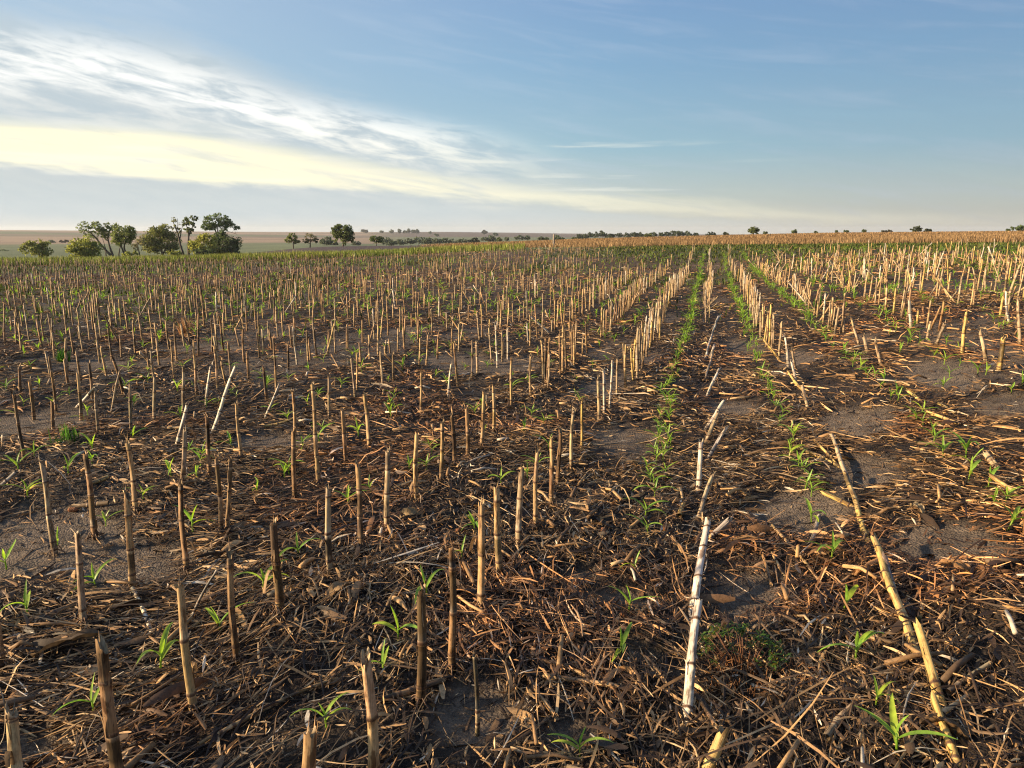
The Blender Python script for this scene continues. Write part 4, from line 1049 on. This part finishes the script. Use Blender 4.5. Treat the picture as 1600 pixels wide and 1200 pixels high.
def build_grass():
    # green verge at the left end of the field
    x, y, r, a, g = polar(42000, 49, 68, -50, 1, 61)
    e = 51 + 2 * (fbm(x * .1, y * .1, 63, 2) - .5) * 2
    k = (r > e) & (g.random(len(r)) < 1 - sstep(-10, 0, a) * .75); x, y, r, a = x[k], y[k], r[k], a[k]; n = len(x)
    nb = fbm(x * .25, y * .25, 65, 3)[:, None]
    col = np.array([.12, .18, .03]) * (1 - nb) + np.array([.25, .24, .055]) * nb; col = col * g.uniform(.7, 1.3, (n, 1))
    mb = MB(); mb.add(*blades(x, y, g.uniform(.25, .62, n) * (.6 + .7 * nb[:, 0]), np.full(n, .055), col, 1))
    tag(obj('verge_grass', mb.mesh('verge_grass', M['grass'], False)), 'strip of tall yellow-green grass along the far left edge of the stubble', 'grass', None, 'stuff')
    # tawny grassland to the right
    mb = MB()
    for (n, r0, r1, hs, w) in ((46000, 50, 80, .36, .05), (40000, 80, 150, .36, .09), (30000, 150, 300, .42, .2)):
        x, y, r, a, g = polar(n, r0, r1, -8, 48, int(r0))
        lim = 50.5 + 16 * (1 - sstep(-4, 8, a)) + 22 * (1 - sstep(-10, -1, a)) + 2 * (fbm(x * .12, y * .12, 67, 2) - .5)
        k = (r > lim) & (g.random(len(r)) < sstep(-8, -3, a) + .0); x, y, r, a = x[k], y[k], r[k], a[k]; n = len(x)
        nb = fbm(x * .06, y * .06, 69, 3)[:, None]; nf = fbm(x * .5, y * .5, 70, 2)[:, None]
        col = np.array([.19, .115, .055]) * (1 - nb) + np.array([.31, .205, .10]) * nb
        low = (sstep(2, 0, r - lim[k]) * .8)[:, None] if False else 0
        col = col * (.75 + .5 * nf) * g.uniform(.7, 1.3, (n, 1))
        mb.add(*blades(x, y, hs * g.uniform(.5, 1.15, n), np.full(n, w), col, 2, .3))
    tag(obj('dry_grassland', mb.mesh('dry_grassland', M['grass'], False)), 'tawny orange dry grassland beyond the right end of the stubble', 'grass', None, 'stuff')
    # short green weeds between the far rows
    mb = MB()
    x, y, r, a, g = polar(70000, 11, 48, -46, 46, 71)
    pat = fbm(x * .16 + 5, y * .22, 57, 3); band = sstep(26, 33, r) * sstep(4, 12, a) 
    k = g.random(len(r)) < np.clip(sstep(.44, .62, pat) * sstep(10, 22, r) * (1 - .8 * sstep(33, 40, r)) * .4 + band * .8 + .04, 0, 1)
    x, y, r, a = x[k], y[k], r[k], a[k]; n = len(x)
    col = np.array([.07, .095, .022]) * g.uniform(.5, 1.4, (n, 1)); yl = g.random(n) < .12; col[yl] = col[yl] * np.array([1.9, 1.5, .9])
    mb.add(*blades(x, y, g.uniform(.07, .2, n), .018 + .0011 * r, col, 3, .6))
    tag(obj('low_weeds', mb.mesh('low_weeds', M['grass'], False)), 'short green weeds greening the far rows of the stubble field', 'weeds', None, 'stuff')
build_grass()

# ---------------------------------------------------------------- trees
def at(u, v, r):
    d = ray(u, v); return np.array([0, 0, CAM_Z]) + d * (r / math.hypot(d[0], d[1]))
def tree(name, label, group, u0, r, blobs, trunks, col, dens=1.0, card=.34, seed=1, cat='tree', limbs=6, vary=.25):
    g = np.random.default_rng(seed); px = r / 1110 / .98
    c = at(u0, 380, r); base = np.array([c[0], c[1], 0]); base[2] = float(Z(base[0], base[1]))
    rad = np.array([base[0], base[1], 0]) / r
    root = empty(name, base)
    tr = MB(); clumps = []
    for (u, v, ru, rv) in blobs:
        C0 = at(u, v, r) - base; Rx, Rz = ru * px, rv * px; Ry = (Rx + Rz) * .45
        n = max(5, int(17 * dens * (Rx * Rz) ** .5 / max(Rx, .01) * (1 + Rx * .35)))
        lat = np.array([rad[1], -rad[0], 0])
        for i in range(n):
            q = g.normal(0, 1, 3); q /= np.linalg.norm(q); q *= g.uniform(.35, .92) ** .6
            P = C0 + lat * q[0] * Rx + rad * q[1] * Ry + np.array([0, 0, 1]) * q[2] * Rz
            clumps.append((P, min(Rx, Rz) * g.uniform(.32, .52)))
    cr = MB()
    for (P, R) in clumps:
        n = int(np.clip(R * R * 4 / card ** 2 * 2.5 * min(dens, 1.3), 10, 200))
        q = g.normal(0, 1, (n, 3)); q /= np.linalg.norm(q, axis=1)[:, None]; q *= (g.random((n, 1)) ** .45) * R; q[:, 2] *= .75
        ctr = P + q
        n1 = g.normal(0, 1, (n, 3)); n1[:, 2] *= .8; n1 /= np.linalg.norm(n1, axis=1)[:, None]
        t1 = np.cross(n1, g.normal(0, 1, (n, 3))); t1 /= np.linalg.norm(t1, axis=1)[:, None]; t2 = np.cross(n1, t1)
        s1 = card * g.uniform(.7, 1.5, (n, 1)); s2 = s1 * g.uniform(.5, .85, (n, 1))
        V = np.stack([ctr - t1 * s1 * .5, ctr + t2 * s2 * .5, ctr + t1 * s1 * .5, ctr - t2 * s2 * .5], 1).reshape(-1, 3)
        cc = np.array(col) * g.uniform(1 - vary, 1 + vary)
        cr.add(V, np.arange(n * 4).reshape(n, 4), None, cc)
    ends = []
    if trunks is None:
        vb = max(b[1] for b in blobs); h = (at(blobs[0][0], vb, r) - base)
        trunks = [([(u0, None), (u0 + g.normal(0, 1), vb + 3), (blobs[0][0], blobs[0][1])], max(.1, .022 * blobs[0][2]))]
    for (pts, rr) in trunks:
        P = [np.array([at(u, 380, r)[0], at(u, 380, r)[1], base[2] - .2]) - base if v is None else at(u, v, r) - base for (u, v) in pts]
        P = np.array(P); kk = len(P); tt = np.linspace(0, 1, 4 * kk); 
        Pi = np.stack([np.interp(tt, np.linspace(0, 1, kk), P[:, j]) for j in range(3)], 1)
        for _ in range(2): Pi[1:-1] = (Pi[:-2] + 2 * Pi[1:-1] + Pi[2:]) / 4
        V, Q, T = tube(Pi, rr * (1 - .75 * tt), 8); tr.add(V, Q, T)
        ends += [(Pi[int(len(Pi) * f)], rr * (1 - .75 * f)) for f in (.4, .55, .7, .85, .95)]
    for i in range(limbs):
        P1, R1 = clumps[int(g.integers(len(clumps)))]; e, er = min(ends, key=lambda q: np.linalg.norm(q[0] - P1) + max(0, q[0][2] - P1[2]) * 2)
        md = (e + P1) / 2 + np.array([0, 0, -.06 * np.linalg.norm(P1 - e)]) + g.normal(0, .1, 3)
        V, Q, T = tube([e, md, P1], [er * .6, er * .42, er * .15], 5); tr.add(V, Q, T)
    obj('trunk', tr.mesh('trunk', M['bark']), root); obj('crown', cr.mesh('crown', M['tree_leaf'], False), root)
    tag(root, label, cat, group)
G_ = (.16, .20, .06); YG = (.27, .29, .06); DG = (.11, .15, .055); BR = (.22, .20, .09); BG = (.13, .165, .105)
def build_trees():
    gl = 'trees along the left field edge'
    T = [('small_tree', 'small round yellow-green tree alone at the far left', 58, 150, [(60, 384, 17, 9), (46, 388, 10, 10), (68, 390, 10, 10)], [([(62, None), (60, 395), (52, 386)], .16), ([(62, None), (66, 392), (68, 385)], .14)], (.22, .235, .06), .8),
         ('bush', 'hazy dark bush at the far left picture edge', 8, 330, [(6, 397, 10, 6), (22, 399, 9, 5)], None, BG, .8),
         ('bushy_tree', 'rounded yellow-green tree left of the tall leaning trunks', 130, 152, [(130, 387, 20, 14), (118, 392, 11, 10), (142, 390, 12, 12)], [([(145, None), (138, 396), (130, 386)], .15), ([(133, None), (128, 395), (122, 388)], .12)], YG, .85),
         ('leaning_tree', 'tall tree on long trunks leaning left with a flat dark crown', 172, 178, [(134, 355, 11, 7), (150, 354, 15, 8), (166, 362, 12, 10), (174, 353, 8, 6), (150, 366, 14, 6)], [([(174, None), (164, 390), (150, 372), (138, 360)], .3), ([(175, None), (171, 385), (168, 370), (172, 356)], .26), ([(163, None), (165, 388), (160, 372)], .15)], G_, .75),
         ('spreading_tree', 'round-headed green tree beside the leaning trunks with two splayed trunks', 195, 158, [(194, 366, 14, 12), (184, 372, 8, 10), (204, 364, 8, 9), (192, 378, 11, 6)], [([(194, None), (190, 386), (186, 374)], .22), ([(200, None), (193, 388), (198, 370)], .24), ([(182, None), (187, 388), (192, 374)], .14)], (.17, .205, .055), .85),
         ('thin_tree', 'thin half-bare sapling between the two largest left tree clumps', 217, 150, [(215, 384, 9, 10), (222, 376, 6, 6)], [([(217, None), (216, 388), (214, 375)], .13)], BR, .4),
         ('bushy_tree', 'broad bushy tree with a pale yellow-green top, left of two bare trunks', 250, 190, [(248, 372, 20, 15), (238, 380, 14, 12), (262, 378, 16, 14), (252, 360, 11, 9), (268, 388, 10, 9), (236, 390, 12, 8)], [([(252, None), (252, 388), (250, 372)], .3), ([(252, None), (260, 384), (264, 374)], .2)], (.2, .215, .055), .8),
         ('sparse_tree', 'tall sparse half-bare tree with a crooked dark trunk', 286, 170, [(277, 349, 9, 9), (287, 345, 7, 6), (272, 355, 5, 5), (280, 360, 4, 5)], [([(286, None), (282, 384), (279, 368), (274, 356), (270, 345)], .26), ([(281, 374), (284, 358), (287, 344)], .13), ([(278, 366), (278, 354), (277, 341)], .1)], (.17, .18, .07), .3),
         ('sparse_tree', 'second sparse trunk with clumped leaves, just left of the tallest tree', 293, 152, [(291, 356, 5, 8), (299, 350, 6, 6), (303, 341, 5, 4), (292, 345, 5, 5), (297, 360, 4, 5)], [([(293, None), (294, 384), (295, 366), (291, 350)], .28), ([(295, 368), (301, 354), (304, 341)], .15)], (.14, .17, .06), .5),
         ('bushy_tree', 'bright yellow-green bushy tree under the tallest tree', 318, 143, [(318, 381, 16, 13), (306, 386, 11, 10), (326, 374, 10, 9), (312, 392, 14, 6)], None, (.30, .31, .06), .85),
         ('tall_tree', 'tallest tree with a flat spreading crown and one limb reaching right', 341, 198, [(340, 341, 20, 7), (350, 348, 16, 8), (328, 348, 10, 7), (322, 355, 8, 6), (357, 350, 9, 6), (370, 356, 4, 4), (343, 355, 12, 7)], [([(341, None), (340, 380), (338, 362), (330, 350)], .38), ([(341, 372), (340, 355), (344, 342)], .24), ([(342, 370), (352, 358), (358, 350)], .2), ([(345, 366), (356, 361), (370, 366)], .1)], (.12, .17, .055), 1.0),
         ('round_bush', 'dense dark green round bush at the right end of the left trees', 350, 176, [(350, 382, 21, 16), (338, 390, 13, 10), (360, 390, 13, 9), (345, 372, 12, 10)], None, DG, 1.0),
         ('low_bush', 'low dark bush at the foot of the yellow-green tree', 312, 140, [(312, 394, 12, 5), (322, 395, 9, 4)], None, DG, 1.3),
         ('low_bush', 'low yellow-green bush between the splayed trunks and the thin sapling', 206, 146, [(206, 396, 9, 5), (198, 398, 7, 4)], None, YG, .8),
         ('low_bush', 'low yellow-green bush just left of the two bare trunks', 272, 142, [(272, 395, 8, 5), (278, 397, 6, 4)], None, YG, .8),
         ('small_tree', 'small round green tree, left one of a pair on the brown ridge', 457, 175, [(457, 371, 9, 6.5), (463, 376, 6, 4), (451, 374, 6, 5)], [([(458, None), (458, 378), (456, 370)], .16)], (.17, .20, .06), .9),
         ('small_tree', 'small brownish tree, right one of a pair on the brown ridge', 485, 175, [(485, 371, 9, 6), (493, 375, 4, 4), (478, 375, 5, 4)], [([(484, None), (485, 378), (485, 370)], .16)], (.2, .18, .09), .7),
         ('round_tree', 'largest lone round tree standing on the brown ridge left of centre', 535, 165, [(536, 362, 13, 12), (526, 362, 8, 9), (545, 366, 8, 10), (534, 374, 13, 7), (548, 374, 6, 5), (528, 354, 6, 5)], [([(536, None), (536, 380), (536, 365)], .26), ([(536, 378), (528, 368), (524, 358)], .13)], (.13, .165, .055), .95),
         ('small_tree', 'small dark round tree right of the largest lone tree', 588, 180, [(588, 374, 9, 6), (594, 374, 5, 6), (582, 374, 4, 4)], [([(588, None), (588, 380), (588, 374)], .15)], (.11, .15, .05), 1.0),
         ('round_tree', 'lone dark round tree on the right horizon above the tawny grass', 1178, 210, [(1178, 359.5, 7, 5), (1175, 361, 5, 4.5), (1182, 361, 4.5, 4)], None, (.12, .15, .05), 1.1)]
    for i, (nm, lab, u0, r, bl, tk, col, dn) in enumerate(T):
        tree(nm, lab, gl if u0 < 372 else 'lone trees beyond the field', u0, r, bl, tk, col, dn, seed=300 + i, limbs=9)
    # hazy bushes in the valley and on the far rises: pixel u, v, half width, half height, distance, colour
    far = []
    g = np.random.default_rng(70)
    mid = [(509, 376, 9, 6, BG), (519, 379, 8, 4, (.10, .13, .05)), (557, 380, 6, 4, BG), (604, 376, 8, 6, BG), (612, 379, 6, 4, BG), (625, 378, 7, 4, BG), (640, 377, 8, 4, (.08, .10, .06)), (655, 375, 9, 5, BG), (668, 376, 6, 5, BG), (682, 377, 8, 4, BG), (696, 376, 9, 4, (.075, .11, .045)),
           (710, 377, 8, 3.5, BG), (724, 376, 8, 3.5, BG), (741, 375, 7, 4, (.05, .07, .04)), (757, 373, 5, 3, BG), (767, 373, 7, 5, BG), (780, 374, 3.5, 3, DG), (792, 373, 3, 2.5, BG), (812, 371, 8, 3.5, BG), (824, 371, 4, 3, BG), (845, 372, 4, 2.5, BG), (853, 373, 4, 2, DG), (870, 371.5, 5, 4, DG), (877, 373, 5, 2.5, DG), (898, 373, 5, 2.5, DG)]
    for k, (u, v, ru, rv, c) in enumerate(mid):
        tree('valley_bush', '%s %s bush from the left among the hazy bushes in the valley' % (ordinal(k + 1), 'green' if c is not BG else 'greyish'), 'hazy bushes in the valley', u, 420 + 25 * (k % 4), [(u, v, ru, rv), (u + ru * .6, v + rv * .4, ru * .6, rv * .6), (u - ru * .6, v + rv * .35, ru * .55, rv * .65)], None, c, .9, .8, 400 + k, 'bush', 2)
    belt = [(906, 369, 5, 4), (914, 369, 6, 4), (922, 367, 4, 3.5), (931, 367, 5, 4), (940, 365, 6, 4), (948, 368, 5, 3), (955, 368, 5, 3), (966, 367, 6, 3), (980, 368, 6, 4), (990, 366, 6, 4), (1000, 366.5, 5, 3.5), (1021, 366, 5, 3.5), (1033, 366, 5, 3), (1042, 365.5, 5, 3), (1051, 364.5, 5, 4), (1060, 365, 4, 3.5), (1066, 365, 4, 3.5), (1074, 365, 3.5, 4), (1080, 367.5, 4, 2.5), (1087, 366.5, 4, 2.5)]
    for k, (u, v, ru, rv) in enumerate(belt):
        tree('belt_tree', '%s dark tree from the left in the long belt on the centre horizon' % ordinal(k + 1), 'trees of the belt on the horizon', u, 520 + 20 * (k % 3), [(u, v, ru, rv), (u + ru * .5, v + rv * .4, ru * .6, rv * .6)], None, (.08, .105, .055), .9, .9, 500 + k, 'tree', 2)
    solo = [(1013, 368, 7, 4, 330, (.10, .125, .03), 'yellow-green bush in front of the dark belt on the centre horizon'), (1110, 366, 8, 3, 400, (.05, .07, .03), 'wide low bush right of the dark belt'), (1134, 366, 4.5, 2.8, 400, (.045, .06, .028), 'small dark bush between the belt and the lone round tree'),
            (1196, 363.5, 3, 2, 420, DG, 'tiny bush just right of the lone round tree on the horizon'), (1241, 361.5, 4, 3.2, 300, DG, 'small round bush second right of the lone round tree'), (1275, 363, 2.5, 1.5, 420, DG, 'tiny low bush third right of the lone round tree'), (1307, 362, 2, 1.6, 420, DG, 'tiny bush fourth right of the lone round tree'),
            (1322, 361.5, 3.5, 1.8, 420, DG, 'low bush fifth right of the lone round tree'), (1350, 361, 3, 2, 420, DG, 'small bush sixth right of the lone round tree'), (1385, 361, 9, 1.5, 420, (.07, .065, .03), 'long low brownish bush on the right horizon'), (1432, 358, 7, 4, 330, (.06, .075, .025), 'flat-topped tree on the right horizon'),
            (1449, 360, 6, 2, 330, (.05, .06, .025), 'low bush touching the flat-topped tree on the right'), (1575, 359.5, 2.5, 1.6, 330, DG, 'tiny bush near the right picture edge'), (1592, 356, 9, 4.5, 300, DG, 'dark broad tree at the right picture edge'), (1604, 354, 7, 4, 300, DG, 'dark tree cut by the right picture edge'),
            (570, 361, 6, 2.2, 1900, (.07, .08, .07), 'flat hazy bush on the far ridge right of the largest lone tree'), (596, 362, 3, 1.2, 1900, BG, 'tiny hazy bush second on the far ridge'), (611, 361.5, 3.5, 2, 1900, BG, 'hazy bush third on the far ridge'), (624, 360.5, 2.2, 3, 1900, BG, 'slim hazy tree on the far ridge'), (633, 362, 4, 1.6, 1900, BG, 'low hazy bush between two slim far ridge trees'),
            (638.5, 360.5, 1.8, 2.8, 1900, BG, 'second slim hazy tree on the far ridge'), (646, 361.5, 4, 2.2, 1900, BG, 'hazy clump right of the slim far ridge trees'), (652, 361.3, 2.5, 2.6, 1900, BG, 'last hazy tree of the far ridge clump'), (672, 363.5, 2, 1.4, 1800, BG, 'tiny lone bush on the far ridge line'), (682, 367, 3, 2, 1300, BG, 'tiny bush on the green far slope'),
            (757, 362.5, 4, 2.5, 1700, (.05, .06, .05), 'dark hazy tree on the far ridge left of centre'), (774, 366, 4, 2, 1300, BG, 'small hazy bush below the dark far ridge tree'), (79, 379, 6, 3, 700, BG, 'faint green bush on the far tan slope at left'), (100, 377, 6, 2, 700, (.10, .07, .05), 'faint brown bush on the far tan slope at left')]
    for k, (u, v, ru, rv, r, c, lab) in enumerate(solo):
        tree('distant_tree' if 'tree' in lab.split(' on ')[0].split(' of ')[0] else 'distant_bush', lab, 'distant trees and bushes on the rises', u, r, [(u, v, ru, rv), (u + ru * .4, v + rv * .3, ru * .6, rv * .7)], None, c, .9, max(.4, r * .0019), 600 + k, 'tree' if 'tree' in lab.split(' on ')[0].split(' of ')[0] else 'bush', 2)
build_trees()

# ---------------------------------------------------------------- lone fence post
def build_post():
    c = at(865, 388, 58); z = float(Z(c[0], c[1])); root = empty('fence_post', (c[0], c[1], z)); g = np.random.default_rng(9)
    H = at(865, 366, 58)[2] - z
    V, Q, T = tube([(0, 0, -.2), (0, 0, .1), (.01, 0, H * .5), (.025, 0, H * .96), (.03, 0, H)], [.10, .098, .09, .085, .07], 10)
    V[:, 2] += np.where(V[:, 2] > H * .94, V[:, 0] * .5, 0)
    mb = MB(); mb.add(V, Q, T); obj('post', mb.mesh('post', M['wood']), root)
    mb = MB()
    for h in (.35, .6, .82):
        a = np.linspace(0, 2 * PI, 13); P = np.stack([.012 + .097 * np.cos(a), .097 * np.sin(a), np.full(13, H * h) + .004 * a], 1)
        V, Q, T = tube(P, .006, 5); mb.add(V, Q, T)
        V, Q, T = tube([(.1, 0, H * h), (.3, .05, H * h - .06), (.42, .08, H * h - .22)], .005, 5); mb.add(V, Q, T)
    obj('wire', mb.mesh('wire', M['wire']), root)
    tag(root, 'lone weathered wooden fence post standing in tawny grass at the field edge', 'fence post')
build_post()

# ---------------------------------------------------------------- thin evening haze
def build_haze():
    k = N('haze'); v = k.n('ShaderNodeVolumePrincipled'); v.inputs['Density'].default_value = 0.00011; v.inputs['Color'].default_value = (.86, .9, .95, 1); v.inputs['Anisotropy'].default_value = .2
    o = k.n('ShaderNodeOutputMaterial'); k.l(v.outputs[0], o.inputs['Volume'])
    zlo = float(min(GZ.min(), -3)) - 1.5; zhi = 42; R = 7000
    V = [(sx * R, sy * R, z) for z in (zlo, zhi) for sx, sy in ((-1, -1), (1, -1), (1, 1), (-1, 1))]
    me = mesh_np('haze', V, [(3, 2, 1, 0), (4, 5, 6, 7), (0, 1, 5, 4), (1, 2, 6, 5), (2, 3, 7, 6), (3, 0, 4, 7)], None, k.m, None, False)
    tag(obj('haze', me), 'thin pale evening haze over the whole landscape', 'haze', None, 'stuff')
    print('haze', zlo, zhi)
build_haze()
